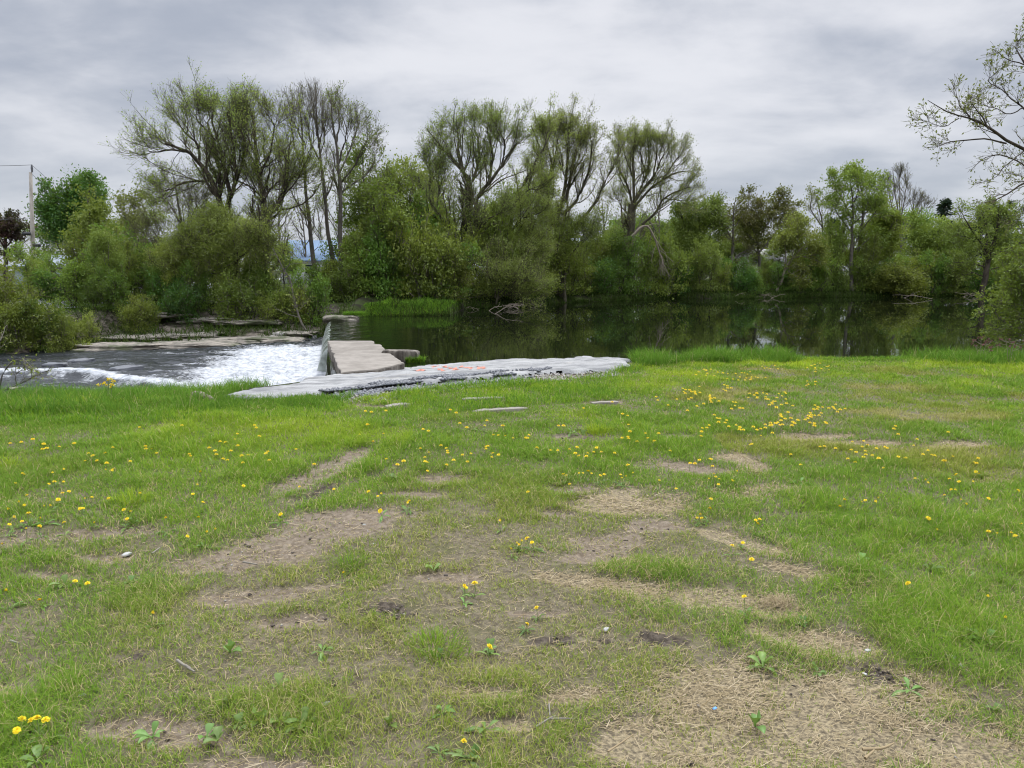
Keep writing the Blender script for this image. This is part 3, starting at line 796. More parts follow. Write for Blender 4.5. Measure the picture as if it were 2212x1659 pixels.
def lawn():
    r = RS(100); N = 1300000
    ygrid = np.linspace(1.25, 14.6, 2000); pdf = ygrid * (2.5 / ygrid) ** 1.28; cdf = np.cumsum(pdf); cdf /= cdf[-1]
    y = np.interp(r.rand(N), cdf, ygrid)
    x = (r.rand(N) * 2 - 1) * (.78 * y + .8)
    side = r.rand(N) < .26
    x = np.where(side, np.sign(x) * (.78 * y + .8 + 3.2 * r.rand(N)), x)
    keep = y < edge(x) + .25
    x, y = x[keep], y[keep]
    w = worn(x, y)
    bare = np.clip(np.maximum(np.maximum(w['s'], w['d'] * 1.1), w['t'] * .97), 0, 1)
    jit = (fbm(x * 2, y * 2, 261, 3) - .5) * .9
    cor0 = sst(x + jit, 1.45, 1.85) * sst(y + jit, 2.75, 3.05) * (1 - sst(y, 5, 6.2))
    bare = bare * (1 - .92 * cor0)
    clump = fbm(x * 3.2, y * 3.2, 201, 3)
    nearf = 1 - sst(y, 3.4, 6.5)
    pat = np.clip(.28 + 1.0 * sst(fbm(x * 2.6, y * 2.6, 251, 4), .40, .60), 0, 1)
    dens = (1 - bare) ** 1.15 * np.clip(.45 + 1.5 * (clump - .3), .12, 1) * (1 - nearf * (1 - pat) * .8 * (1 - cor0)) + .20 * sst(fbm(x * 5, y * 5, 241, 3), .48, .6)
    dens = np.clip(dens + .03, 0, 1)
    keep = r.rand(len(x)) < dens
    x, y, bare, clump, nearf, pat, cor0 = x[keep], y[keep], bare[keep], clump[keep], nearf[keep], pat[keep], cor0[keep]
    n = len(x)
    big = fbm(x * .45, y * .45, 211, 3); fin = fbm(x * 1.6, y * 1.6, 221, 3)
    # length: short worn turf in front, lusher on the left and towards the water
    lush = np.clip(.35 + 1.5 * (big - .42) + .35 * (x < -1) * sst(y, 4, 5) + .2 * sst(y, 8, 10) * (x < 0), 0, 1)
    corner = sst(x - .55 * y, 0.0, .5) * (1 - sst(y, 4.8, 5.6)) * sst(y, 2.8, 3.3)
    corner = np.maximum(corner, (1 - sst(x + .6 * y, -.2, .2)) * (1 - sst(y, 5, 7)) * .8)
    corner = np.maximum(corner, cor0)
    lush = np.maximum(lush, corner)
    lush = np.clip(lush + .35 * nearf * (pat - .6), 0, 1)
    L = (.022 + .040 * lush + .024 * (clump - .5)) * (.55 + .8 * r.rand(n)) * (1 - .45 * bare) * (1 + .02 * y)
    L *= 1 + .9 * (clump > .62) * r.rand(n) * (bare < .3)
    Wd = .0025 * np.maximum(1, y / 3.0) ** .9 * (.7 + .6 * r.rand(n))
    v = .36 + .36 * lush + .36 * sst(y, 6.0, 9.5) * (.5 + .9 * (fin - .3)) + .22 * (r.rand(n) - .5) - .18 * bare - .10 * nearf * (1 - lush) + .9 * (big - .5) * sst(y, 5, 8)*.5
    v -= .35 * sst(fbm(x * 1.1, y * 1.1, 231, 3), .56, .7) * (x > 2) * sst(y, 5, 7)
    dead = r.rand(n) < .05 + .17 * nearf * (1 - .6 * corner) + .15 * bare
    v = np.where(dead, r.rand(n) * .14, np.clip(v, .2, 1))
    P = np.stack([x, y, h(x, y) - .018 * bare - .004], -1)
    V, Q, a = blades('lawn', P, L, Wd, .5 + .9 * r.rand(n), v, M_grass, 7)
    o = mobj('lawn_grass', V, Q, M_grass, attrs=[('v', 'FACE', a)])
    tag(o, 'mown green lawn grass with worn patches', 'grass', kind='stuff')
lawn()

def straw():
    r = RS(300); N = 420000
    y = 1.3 + 12 * r.rand(N) ** 2.2; x = (r.rand(N) * 2 - 1) * (.78 * y + .6)
    w = worn(x, y)
    k = r.rand(N) < np.clip(w['t'] * sst(fbm(x * 3.5, y * 3.5, 311, 3), .28, .6) + .06 * w['s'] * (y < 7) + .10 * (1 - sst(y, 3.5, 6)), 0, 1) * np.where(y < 6, 1, .6)
    x, y = x[k], y[k]; n = len(x)
    L = (.012 + .058 * r.rand(n) ** 2.4) * (1 + .03 * y); az = r.rand(n) * 2 * np.pi
    az = np.where(r.rand(n) < .5, r.randn(n) * .5 + .25, az)
    d = np.stack([np.cos(az), np.sin(az), (r.rand(n) - .42) * .35], -1); sd = np.stack([-np.sin(az), np.cos(az), r.randn(n) * .3], -1)
    wd = .0012 * np.maximum(1, y / 2.7) * (.6 + .8 * r.rand(n))
    c = np.stack([x, y, h(x, y) - .008 + .014 * r.rand(n)], -1)
    V = np.stack([c - sd * wd[:, None], c + sd * wd[:, None], c + d * L[:, None] + sd * wd[:, None] * .6, c + d * L[:, None] - sd * wd[:, None] * .6], 1)
    o = mobj('dry_straw', V.reshape(-1, 3), np.arange(4 * n).reshape(n, 4), M_straw, attrs=[('v', 'FACE', r.rand(n))])
    tag(o, 'dry pale straw lying over the worn patches', 'straw', kind='stuff')
    # crumbs of soil
    N = 30000; y = 1.4 + 7 * r.rand(N) ** 1.6; x = (r.rand(N) * 2 - 1) * (.78 * y + .4); w = worn(x, y)
    k = r.rand(N) < w['d'] * 1.0 + .12 * w['s']
    x, y = x[k], y[k]
    o = lumps('soil_crumbs', np.stack([x, y, h(x, y) - .012], -1), .004 + .014 * r.rand(len(x)) ** 2.5, M_clod, 5)
    tag(o, 'dark crumbs of churned soil', 'soil', kind='stuff')
    N = 9000; y = 1.4 + 7 * r.rand(N) ** 1.5; x = (r.rand(N) * 2 - 1) * (.78 * y + .4); w = worn(x, y)
    k = r.rand(N) < .25 * w['s'] + .2 * w['d'] + .02
    x, y = x[k], y[k]
    o = lumps('grit', np.stack([x, y, h(x, y) - .014], -1), .003 + .007 * r.rand(len(x)) ** 2, M_pebble, 6)
    tag(o, 'scattered pale grit in the bare soil', 'grit', kind='stuff')
straw()

def tall():
    r = RS(400); Ps = []; Ls = []; Ws = []; vs = []
    def strip(x0, x1, y0, y1, n, l0, l1, v0, v1, rel=True):
        x = x0 + (x1 - x0) * r.rand(n); t = r.rand(n)
        y = (edge(x) if rel else 0) + y0 + (y1 - y0) * t
        cl = fbm(x * 1.6, y * 1.6, 411, 3)
        k = r.rand(n) < .25 + 1.6 * (cl - .28)
        x, y, cl = x[k], y[k], cl[k]
        Ps.append(np.stack([x, y, h(x, y) - .01], -1)); m = len(x)
        Ls.append((l0 + (l1 - l0) * r.rand(m)) * (.45 + 1.1 * cl)); Ws.append(.0065 * (.6 + .8 * r.rand(m)) * np.maximum(1, y / 11))
        vs.append(np.where(r.rand(m) < .05, .1, v0 + (v1 - v0) * r.rand(m)))
    strip(-9, -3.8, -.75, 2.6, 38000, .09, .27, .3, .72)
    strip(-3.75, -2.1, -.55, .2, 9000, .05, .14, .3, .75)
    strip(-9, -2.0, -1.3, -.4, 16000, .06, .15, .5, .95)
    strip(2.2, 5.2, -.5, .8, 11000, .10, .33, .3, .75)
    strip(5.0, 8.0, -.25, .5, 6000, .04, .10, .45, .9)
    strip(7.6, 14, -1.0, 1.2, 22000, .12, .34, .3, .7)
    strip(9, 14, -1.8, -.6, 7000, .12, .32, .35, .8)
    strip(-1.6, 2.2, -.9, -.25, 5000, .06, .16, .5, 1.0)
    strip(-1.4, 1.4, -2.4, -1.0, 7000, .05, .13, .55, 1.0)
    P = np.concatenate(Ps); L = np.concatenate(Ls); Wd = np.concatenate(Ws); v = np.concatenate(vs)
    V, Q, a = blades('tall', P, L, Wd, .35 + .9 * r.rand(len(P)), v, M_tall, 17)
    o = mobj('bank_grass', V, Q, M_tall, attrs=[('v', 'FACE', a)]); tag(o, 'tall uncut grass along the edge of the near bank', 'grass', kind='stuff')
    # far bank: bright strip by the weir and low cover under the trees
    Ps.clear(); Ls.clear(); Ws.clear(); vs.clear()
    n = 16000; x = -7.4 + 4.6 * r.rand(n); y = far_edge(x) + .1 + 3.0 * r.rand(n)
    P = np.stack([x, y, h(x, y)], -1)
    L = (.10 + .30 * r.rand(n) ** 1.5) * (.2 + 1.5 * fbm(x * 1.6, y * 1.1, 421, 3)) * (.35 + .65 * sst(x, -7.4, -6.4) * (1 - sst(x, -3.6, -2.8))); Wd = .014 * (.6 + .8 * r.rand(n))
    V, Q, a = blades('far', P, L, Wd, .3 + .9 * r.rand(n), np.clip(.35 + .5 * r.rand(n) + .5 * (fbm(x * 2, y * 2, 423, 3) - .4), .1, 1), M_tall, 18)
    o = mobj('reed_grass', V, Q, M_tall, attrs=[('v', 'FACE', a)]); tag(o, 'bright green grass on the far bank by the weir', 'grass', kind='stuff')
    n = 80000; x = -30 + 95 * r.rand(n); y = far_edge(x) - .1 + 14 * r.rand(n) ** 1.9
    k = fbm(x * .4, y * .4, 431, 3) > .40 - .2 * (y < far_edge(x) + 2) * (x > -7)
    x, y = x[k], y[k]; n = len(x)
    P = np.stack([x, y, h(x, y)], -1)
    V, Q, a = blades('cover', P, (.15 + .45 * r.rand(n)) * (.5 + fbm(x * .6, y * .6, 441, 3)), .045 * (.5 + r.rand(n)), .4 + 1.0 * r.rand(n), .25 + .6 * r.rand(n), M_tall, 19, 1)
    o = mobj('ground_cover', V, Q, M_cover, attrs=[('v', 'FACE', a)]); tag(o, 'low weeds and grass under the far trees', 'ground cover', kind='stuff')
    # moss on the rock and tufts at the block
    x = np.concatenate([-7.45 + .9 * r.rand(1500), -2.55 + .45 * r.rand(500)]); y = np.concatenate([31.7 + .5 * r.rand(1500), 17.05 + .15 * r.rand(500)])
    zt = np.concatenate([np.full(1500, -.33), np.full(500, -.55)])
    P = np.stack([x, y, zt], -1)
    V, Q, a = blades('tuft', P, .08 + .14 * r.rand(2000), .012 * (.6 + .8 * r.rand(2000)), .3 + .8 * r.rand(2000), .5 + .4 * r.rand(2000), M_tall, 20)
    o = mobj('rock_grass', V, Q, M_tall, attrs=[('v', 'FACE', a)]); tag(o, 'small tufts of grass on the mossy rock and at the concrete block', 'grass', kind='stuff')
tall()

# five separate tufts in the lawn
for k, (px, py, rad, ln, v0, v1, lab) in enumerate([
    (283, 1092, .17, .17, .75, 1.0, 'bright green grass tuft standing out of the darker lawn among dandelions'),
    (757, 1222, .11, .11, .45, .7, 'dark green grass tuft at the edge of the bare grey soil'),
    (8, 1015, .20, .18, .75, 1.0, 'bright grass tuft cut by the edge of the photo'),
    (1290, 938, .18, .18, .85, 1.0, 'yellow green grass tuft beside a clump of dock leaves'),
    (940, 1400, .15, .14, .5, .85, 'large loose tuft of long grass in the foreground with a weed in front')]):
    c = gnd(px, py); r = RS(500 + k); n = 240; rad *= 1.25
    q = r.randn(n, 2) * rad * .42; q *= np.minimum(1, rad * .8 / np.maximum(1e-6, np.hypot(q[:, 0], q[:, 1])))[:, None]; P = np.c_[q, h(c[0] + q[:, 0], c[1] + q[:, 1]) - float(h(c[0], c[1]))]
    az = np.arctan2(q[:, 1], q[:, 0]) + r.randn(n) * .6
    V, Q, a = blades('t', P, ln * (.25 + .75 * r.rand(n)) * np.exp(-(q ** 2).sum(1) / (rad * .8) ** 2), .004 * np.maximum(1, c[1] / 4) * (.7 + .6 * r.rand(n)), .3 + .9 * r.rand(n), v0 + (v1 - v0) * r.rand(n), M_grass, 600 + k, az=az)
    o = mobj('grass_tuft', V, Q, M_grass, attrs=[('v', 'FACE', a)], loc=(c[0], c[1], float(h(c[0], c[1]))))
    tag(o, lab, 'grass tuft')

# ------------------------------------------------------------------ dandelions
def rosette(seed, n, L, w, up):
    r = RS(seed); V = []; Q = []; m = 0
    for k in range(n):
        a = 2 * np.pi * k / n + r.randn() * .6; e0 = up + r.randn() * .3; l = L * (.4 + .8 * r.rand())
        dr = np.array([np.cos(a), np.sin(a), 0]); sd = np.array([-np.sin(a), np.cos(a), 0])
        for i in range(6):
            t = i / 5; ww = w * (.18, .22, .8, 1.0, .75, .08)[i] * l / L
            c = dr * l * t * math.cos(e0) + np.array([0, 0, l * (math.sin(e0) * t - .35 * t * t)]) + np.array([0, 0, .008])
            lift = np.array([0, 0, ww * .35])
            V += [c - sd * ww * .5 + lift, c, c + sd * ww * .5 + lift]
        for i in range(5):
            b = m + i * 3; Q += [[b, b + 1, b + 4, b + 3], [b + 1, b + 2, b + 5, b + 4]]
        m += 18
    return np.array(V), np.array(Q)
ROS = [mesh_data('leaf_rosette', *rosette(180 + k, n, L, .015, .35), [M_weed], smooth=True, attrs=[('v', 'FACE', RS(k).rand(n * 10))]) for k, (n, L) in enumerate([(7, .075), (9, .06), (6, .085)])]
DA = [(65,341),(140,330),(205,318),(280,342),(378,352),(485,343),(298,378),(285,388),(580,398),(595,418),(618,425),(563,443),(637,450),(683,404),(718,360),(945,353),(985,361),(952,372),(1018,394),(905,236),(1180,237),(1537,262),(1650,215),(1660,228),(1670,293),(1427,319),(1467,319),(1510,297),(1537,350),(1495,390),(1397,388),(1400,410),(1355,374),(1225,396),(1245,412),(1443,444),(1475,443),(1605,407),(1570,434),(1580,466),(1725,402),(1740,398),(1748,448),(1920,365),(2045,482),(1303,515),(840,452),(670,510),(707,523),(740,521),(690,485),(415,503),(340,524),(155,540),(162,550),(98,605),(318,607),(347,600),(413,587),(1282,597),(1575,612),(1953,600),(2165,620),(180,687),(168,738),(293,752),(325,762),(367,727),(415,668),(440,668),(558,697),(588,688),(710,692),(905,663),(1250,661),(1320,702),(120,745),(520,771),(540,760),(800,767),(840,763),(1285,791),(1085,818),(810,815),(65,787),(185,821),(158,845),(88,845),(62,861),(268,832),(412,854),(613,845),(265,888),(165,900),(1415,875),(1320,919),(1190,910),(1817,802),(25,981),(477,1198),(567,1200)]
DB = [(157,155),(195,148),(290,153),(707,143),(745,163),(768,195),(943,188),(930,208),(1050,220),(1043,235),(813,238),(280,268),(118,275),(170,237),(205,328),(530,267),(565,265),(515,362),(563,380),(645,348),(683,355),(688,372),(685,388),(545,417),(540,445),(555,452),(543,486),(680,469),(722,451),(297,429),(362,467),(411,452),(838,381),(785,401),(815,452),(940,352),(955,343),(925,357),(985,385),(973,409),(1040,400),(1107,290),(1205,270),(1185,300),(1215,297),(1068,271),(1020,270),(990,280),(1408,246),(1440,247),(1262,363),(1353,374),(1411,374),(1475,368),(1520,361),(1650,362),(1660,365),(1595,388),(1633,383),(1687,385),(1763,395),(1523,407),(1553,410),(1593,422),(1870,472),(1890,505),(1427,525),(1447,523),(1460,538),(1543,520),(1570,524),(1595,512),(1615,510),(1667,535),(1706,538),(1800,531),(1815,560),(1840,553),(1487,590),(1212,654),(2055,580),(2168,630),(1037,845),(1138,970),(1160,960),(1105,1003),(1153,991),(1215,960),(1240,965),(170,658),(240,670),(260,668),(425,735),(437,725),(267,790),(18,1158),(2130,375),(2030,327),(1995,300),(2055,282),(1975,277),(1860,245),(1870,262),(1855,300),(1850,312),(1817,310),(1920,330),(1822,160),(1570,118),(2040,45),(2050,70),(1755,67),(1855,185)]
DE = [(803,142),(798,154),(858,134),(1272,268),(1192,376),(958,524),(772,1145)]
DD = [(128,977),(115,1046),(245,1011),(283,1003),(205,985),(258,219),(45,184),(990,314)]
DF = [(413,203),(1468,142),(1970,207),(2090,354)]
DC = [(1580,1147),(1658,1210),(1978,1238),(2030,1252),(2138,1245),(2155,1262),(2205,1193),(1165,1022),(1190,1022),(1245,1042),(1273,1015),(1050,1027),(1027,1058),(1700,998),(1745,965),(1765,958),(1800,1023),(1813,1062),(1998,1020),(2170,980),(1590,917),(1562,912),(1798,918),(1880,907),(1740,888),(1775,882),(1785,857),(1520,889),(1905,850),(1930,852),(1890,780),(1920,757),(1910,797),(1555,740),(1625,740),(1610,732),(1750,745),(1680,785),(1710,790),(1585,702),(1500,665),(1518,630),(1718,600),(1377,578),(1367,595),(1397,598),(1173,635),(1102,650),(1160,678),(1195,673),(1303,678),(1327,692),(1090,703),(1120,724),(1180,705),(1250,697),(1185,742),(1175,760),(1228,745),(1277,782),(1075,765),(1113,793),(1300,828),(1395,757),(1443,765),(890,673),(920,683),(995,692),(707,727),(765,795),(440,668),(455,665),(180,755),(185,765),(198,810),(50,797),(80,800),(113,767),(357,830),(205,868),(215,880),(232,886),(175,893),(325,900),(243,927),(180,1033),(165,1093),(105,1130),(85,1148),(128,1148),(470,1155),(480,1168),(500,1140),(325,1325),(387,1297),(442,1416)]
DCL = [(110,205),(200,225),(345,245),(280,310),(90,335),(190,390),(15,415),(330,440),(510,350),(600,410),(690,360),(650,430),(790,520),(865,560),(700,550),(600,540),(360,560),(210,520),(130,590),(530,590),(640,500),(420,225),(550,190),(845,175),(910,180),(840,285),(450,245),(900,430),(850,495),(1030,450),(60,340),(170,400),(480,365)]
pts = [(x / 3, 847.9 + y / 3) for x, y in DA] + [(737.3 + x / 3, 847.9 + y / 3) for x, y in DB] + [(737.3 + x / 3, 1216.5 + y / 3) for x, y in DE] \
    + [(x / 3, 1216.5 + y / 3) for x, y in DD] + [(1474.6 + x / 3, 1216.5 + y / 3) for x, y in DF] + [(1474.6 + x / 3, 737.3 + y / 3) for x, y in DC]
r = RS(21)
for cx, cy in DCL:
    for k in range(6):
        pts.append((1474.6 + (cx + r.randn() * 38) / 3, 737.3 + (cy + r.randn() * 13) / 3))
PTS = np.array(pts); PTS = PTS[np.argsort(-PTS[:, 1])]

def head_mesh(seed, d=.030):
    r = RS(seed); V = []; Q = []; n = 0
    for ring, (cnt, ln, el) in enumerate([(20, .5, .10), (17, .42, .38), (13, .30, .75), (8, .16, 1.15)]):
        for k in range(cnt):
            a = 2 * np.pi * (k + .5 * ring) / cnt + r.randn() * .08; e = el + r.randn() * .1
            dr = np.array([np.cos(a) * np.cos(e), np.sin(a) * np.cos(e), np.sin(e)]); sd = np.array([-np.sin(a), np.cos(a), 0])
            L = d * ln * (.9 + .2 * r.rand()); w = d * .075
            z0 = np.array([0, 0, d * .06 * ring])
            V += [z0 - sd * w * .5, z0 + sd * w * .5, z0 + dr * L + sd * w, z0 + dr * L - sd * w]
            Q.append([n, n + 1, n + 2, n + 3]); n += 4
    return np.array(V), np.array(Q)
def stem_mesh(L, seed):
    r = RS(seed)
    p = np.array([[0, 0, 0], [r.randn() * .006, r.randn() * .006, L * .5], [0, 0, L]])
    return tubes(p[None], np.array([[.0022, .002, .0018]]), 5)
near_proto = []; far_proto = []
for k, L in enumerate([.05, .08, .105]):
    near_proto.append((mesh_data('flower_head', *head_mesh(40 + k), [M_yellow]), mesh_data('stem', *stem_mesh(L, k), [M_stem], smooth=True), L))
    hv, hq = head_mesh(50 + k, .036); sv, sq = stem_mesh(L, k)
    far_proto.append(mesh_data('dandelion', np.concatenate([hv + [0, 0, L], sv]), np.concatenate([hq, sq + len(hv)]), [M_yellow, M_stem], mi=np.r_[np.zeros(len(hq)), np.ones(len(sq))]))
SINGLE = {(995, 1598): 'largest yellow dandelion alone at the bottom middle of the worn lawn', (1135, 1342): 'single yellow dandelion in the green middle of the worn foreground',
          (1057, 1391): 'half hidden small dandelion in a dark leaf rosette', (2171, 1334): 'big yellow dandelion on the lush grass near the right edge',
          (1964, 1264): 'yellow dandelion at the front rim of the lush right patch', (1612, 1284): 'single yellow dandelion on dry grass by the straw',
          (1161, 1306): 'small closed dandelion bud on the worn grass', (743, 1234): 'single dandelion beside the dark grass tuft', (330, 1321): 'tiny dandelion alone in sparse grass on the left',
          (2131, 1285): 'lone dandelion inside the lush grass by clover leaves', (1622, 1209): 'lone round dandelion on the pale grass', (1083, 1130): 'lone dandelion above the bunch of six in mid lawn'}
def zone(px, py):
    for (a, b), lab in list(SINGLE.items()):
        if abs(a - px) < 6 and abs(b - py) < 6: return lab, None
    if py > 1500: z = 'dandelion in the small bunch in the lower left corner'
    elif py > 1220 and px < 400: z = 'dandelion at the edge of the lush grass on the left foreground'
    elif py > 1220: z = 'dandelion of the little pair on the worn centre foreground'
    elif 1090 < px < 1170 and 1150 < py < 1190: z = 'dandelion in the tight bunch of six in mid lawn'
    elif py > 1095 and px > 1900: z = 'dandelion on the lush grass at the right side'
    elif py > 1095 and px > 1450: z = 'dandelion by the bare tan patches right of centre'
    elif py > 1060 and px < 330: z = 'dandelion on the green lawn above the bare strip on the left'
    elif py > 1060 and px < 760: z = 'dandelion on the grass beside the long bare rut'
    elif px < 330: z = 'small dandelion scattered over the left lawn'
    elif px < 740: z = 'small dandelion on the lawn behind the dark rut'
    elif px < 1100 and py < 960: z = 'small dandelion near the buried timbers'
    elif px < 1100: z = 'dandelion in the upright clumps behind the centre'
    elif px < 1420 and py < 1060: z = 'dandelion in the loose band across the middle lawn'
    elif px < 1800 and py < 960: z = 'tiny dandelion in the dense drift on the right lawn'
    elif px < 1800: z = 'dandelion around the tan bare patches behind them'
    else: z = 'dandelion scattered over the plain right lawn'
    return 'yellow ' + z, 'dandelions: ' + z
rest = []
for k, (px, py) in enumerate(PTS):
    j = r.randint(3); c = gnd(px, py, (.05, .08, .105)[j] * .8)
    z0 = float(h(c[0], c[1])) - .004; s = .8 + .4 * r.rand()
    if k >= 300: rest.append((c[0], c[1], z0, s, j)); continue
    lab, grp = zone(px, py)
    rz = r.rand() * 6.28; s *= .85
    if py > 1010:
        o = empty('dandelion', (c[0], c[1], z0))
        hd = bpy.data.objects.new('flower_head', near_proto[j][0]); st = bpy.data.objects.new('stem', near_proto[j][1])
        for q in (hd, st): COL.objects.link(q); q.parent = o
        hd.location = (0, 0, near_proto[j][2]); hd.rotation_euler = (r.randn() * .3, r.randn() * .3, 0); hs = (1, .85, 1.1, .6)[r.randint(4)]; hd.scale = (hs, hs, 1.2 if hs < .7 else 1)
        lv = bpy.data.objects.new('leaf_rosette', ROS[k % 3]); COL.objects.link(lv); lv.parent = o; lv.rotation_euler = (0, 0, r.rand() * 6)
    else:
        o = bpy.data.objects.new('dandelion', far_proto[j]); COL.objects.link(o); o.location = (c[0], c[1], z0)
    o.rotation_euler = (r.randn() * .1, r.randn() * .1, rz); o.scale = (s, s, s)
    tag(o, lab, 'dandelion', grp)
a = Acc()
for x, y, z, s, j in rest:
    hv, hq = head_mesh(50 + j, .036 * s); sv, sq = stem_mesh(.085, j)
    a.add(hv + [x, y, z + .085], hq, m=0); a.add(sv + [x, y, z], sq, m=1)
if rest:
    o = a.obj('far_dandelions', [M_yellow, M_stem]); tag(o, 'farthest tiny dandelions dotted over the back lawn', 'dandelions', kind='stuff')

# ------------------------------------------------------------------ broad-leaved weeds
WP = [mesh_data('broadleaf_weed', *rosette(80 + k, n, L, w, up), [M_weed], smooth=True, attrs=[('v', 'FACE', RS(k).rand(n * 10))]) for k, (n, L, w, up) in enumerate(
      [(5, .085, .042, .75), (7, .10, .034, .6), (4, .075, .045, .9), (8, .12, .03, .45), (6, .07, .04, .5)])]
WEEDS = [(446,1593),(330,1593),(493,1526),(530,1526),(520,1566),(607,1560),(660,1556),(497,1413),(697,1406),(323,1253),(600,1483),(83,1643),(840,1563),(1050,1576),
 (950,1410),(937,1233),(954,1540),(1027,1630),(950,1626),(1735,1343),(2071,1376),(2128,1393),(1631,1570),(1965,1490),(1768,1450),(2151,1536),(1648,1436),(1908,1174),(1728,1044),
 (1975,1127),(850,1038),(904,945),(970,945),(1037,931),(1120,951),(1250,934),(1235,940),(287,1134),(100,1141),(460,1004),(470,1600),(650,1570),(560,1555),(1010,1640),(2045,1385),
 (1900,1240),(2010,1230),(1950,1290),(2100,1250),(1060,1400),(280,1255),(140,1260),(1260,945),(940,950),(1090,945),(1860,1210)]
def wzone(px, py):
    if py > 1450 and px < 760: z = 'broad leaved weed in the patch of seedlings on the lower left soil'
    elif py > 1450 and px < 1200: z = 'broad leaved weed by the big dandelion at the bottom middle'
    elif py > 1300 and px < 1200: z = 'small broad leaved weed among the worn foreground grass'
    elif py > 1300 and px > 2000: z = 'light green broad leaved weed at the rim of the lush right grass'
    elif py > 1300: z = 'small green weed growing through the dry straw'
    elif py > 1080 and px > 1700: z = 'broad leaved weed in the lush grass on the right'
    elif py > 1080 and px < 400: z = 'broad leaved weed beside the bare strip on the left lawn'
    elif py > 1080: z = 'single weed on bare soil near the dark tuft'
    elif px > 1200: z = 'dark dock leaves in the clump beside the yellow green tuft'
    elif px > 860: z = 'low dark weed in the row across the middle lawn'
    else: z = 'weed on the lawn behind the long bare rut'
    return z
for k, (px, py) in enumerate(WEEDS):
    c = gnd(px, py); o = bpy.data.objects.new('broadleaf_weed', WP[k % 5]); COL.objects.link(o)
    s = (.55 + .4 * r.rand()) * (1.0 if py > 1100 else 1.35)
    o.location = (c[0], c[1], float(h(c[0], c[1])) - .004); o.rotation_euler = (0, 0, r.rand() * 6.28); o.scale = (s, s, s)
    lab = wzone(px, py); tag(o, lab, 'weed', 'weeds: ' + lab)

# ------------------------------------------------------------------ litter, stones, sticks, timbers
def stone(px, py, s, lab, mat=M_white, name='stone', flat=.45, cat='stone'):
    s *= .75; c = gnd(px, py); V, Q = rough_block((0, 0, 0), (s * 1.5, s, s * flat), r.rand() * 2 - 1, int(px), 6, s * .2, 1.8, 3)
    o = mobj(name, V, Q, mat, smooth=True, loc=(c[0], c[1], float(h(c[0], c[1])) + s * flat * .2)); tag(o, lab, cat)
stone(273, 1190, .05, 'flat white stone on the bare strip on the left')
stone(177, 1493, .024, 'small white stone in thin grass at the lower left')
stone(703, 1515, .028, 'white chip of stone on dark soil below centre')
stone(1309, 1357, .030, 'white stone at the end of the dark rut in the middle')
stone(787, 1141, .018, 'tiny white pebble on the grey bare soil')
stone(808, 1178, .018, 'tiny pale pebble at the lower rim of the grey soil')
stone(1875, 1400, .024, 'grey white stone behind the dark soil on the right')
stone(2055, 1421, .034, 'largest white stone on the right soil near the lush grass')
stone(2076, 1440, .026, 'round pale stone just in front of the largest white one')
stone(1868, 1450, .018, 'small white stone in the dark right rut')
stone(2165, 1428 + 20, .016, 'small pale stone beside the right weeds')
stone(871, 786 + 9, .07, 'white litter lying on the pale rock above the orange paint', M_white, 'litter', .5, 'litter')
c = gnd(1544, 1532); V, Q = box((0, 0, 0), (.016, .010, .002), .5, .2)
o = mobj('plastic_scrap', V, Q, M_blue, loc=(c[0], c[1], float(h(c[0], c[1])) + .012)); tag(o, 'tiny blue plastic scrap on the straw', 'scrap')
def stick(pix, rad, lab, mat=M_wood, name='stick', lift=.012):
    a = Acc()
    for line in pix:
        p = np.array([gnd(x, y) for x, y in line]); p[:, 2] = h(p[:, 0], p[:, 1]) + lift + .006 * RS(int(line[0][0])).rand(len(p))
        L = smooth_line(p, 8); a.add(*tubes(L[None], np.linspace(rad, rad * .5, 8)[None], 5))
    b = a.V[0].mean(0); a.V = [v - b for v in a.V]
    o = a.obj(name, mat, loc=b, smooth=True); tag(o, lab, 'stick')
stick([[(383,1432),(402,1446),(421,1458)],[(400,1445),(415,1452)]], .0065, 'pale dry stick in the thin grass left of centre', M_wood)
stick([[(1158,1575),(1185,1558),(1200,1552)],[(1186,1525),(1188,1550)],[(1188,1556),(1215,1557),(1240,1558)]], .004, 'thin forked grey twig on the worn grass at bottom centre')
stick([[(1313,1631),(1340,1610),(1368,1593)]], .004, 'long straw coloured stalk across the foreground', M_straw)
stick([[(1357,1199),(1372,1190),(1396,1185)]], .004, 'thin bent stalk on bare soil right of centre', M_straw)
stick([[(328,1194),(345,1182)]], .006, 'short stick at the end of the bare strip', M_wood)
stick([[(525,1218),(556,1223)]], .006, 'short pale stick on the bare soil beside the rut', M_wood)
stick([[(22,1382),(42,1388)]], .005, 'pale stick at the left edge of the foreground', M_wood)
stick([[(1862,1618+8),(1905,1624),(1930,1614)]], .006, 'curved pale stalk on the straw at the bottom right', M_straw)
stick([[(1868,1648),(1888,1630)]], .006, 'short pale reed on the straw at the bottom right', M_straw)
stick([[(20,858),(36,850),(56,848)],[(36,850),(24,861)]], .018, 'pale bare stick in the tall grass at the left edge', M_wood, lift=.12)
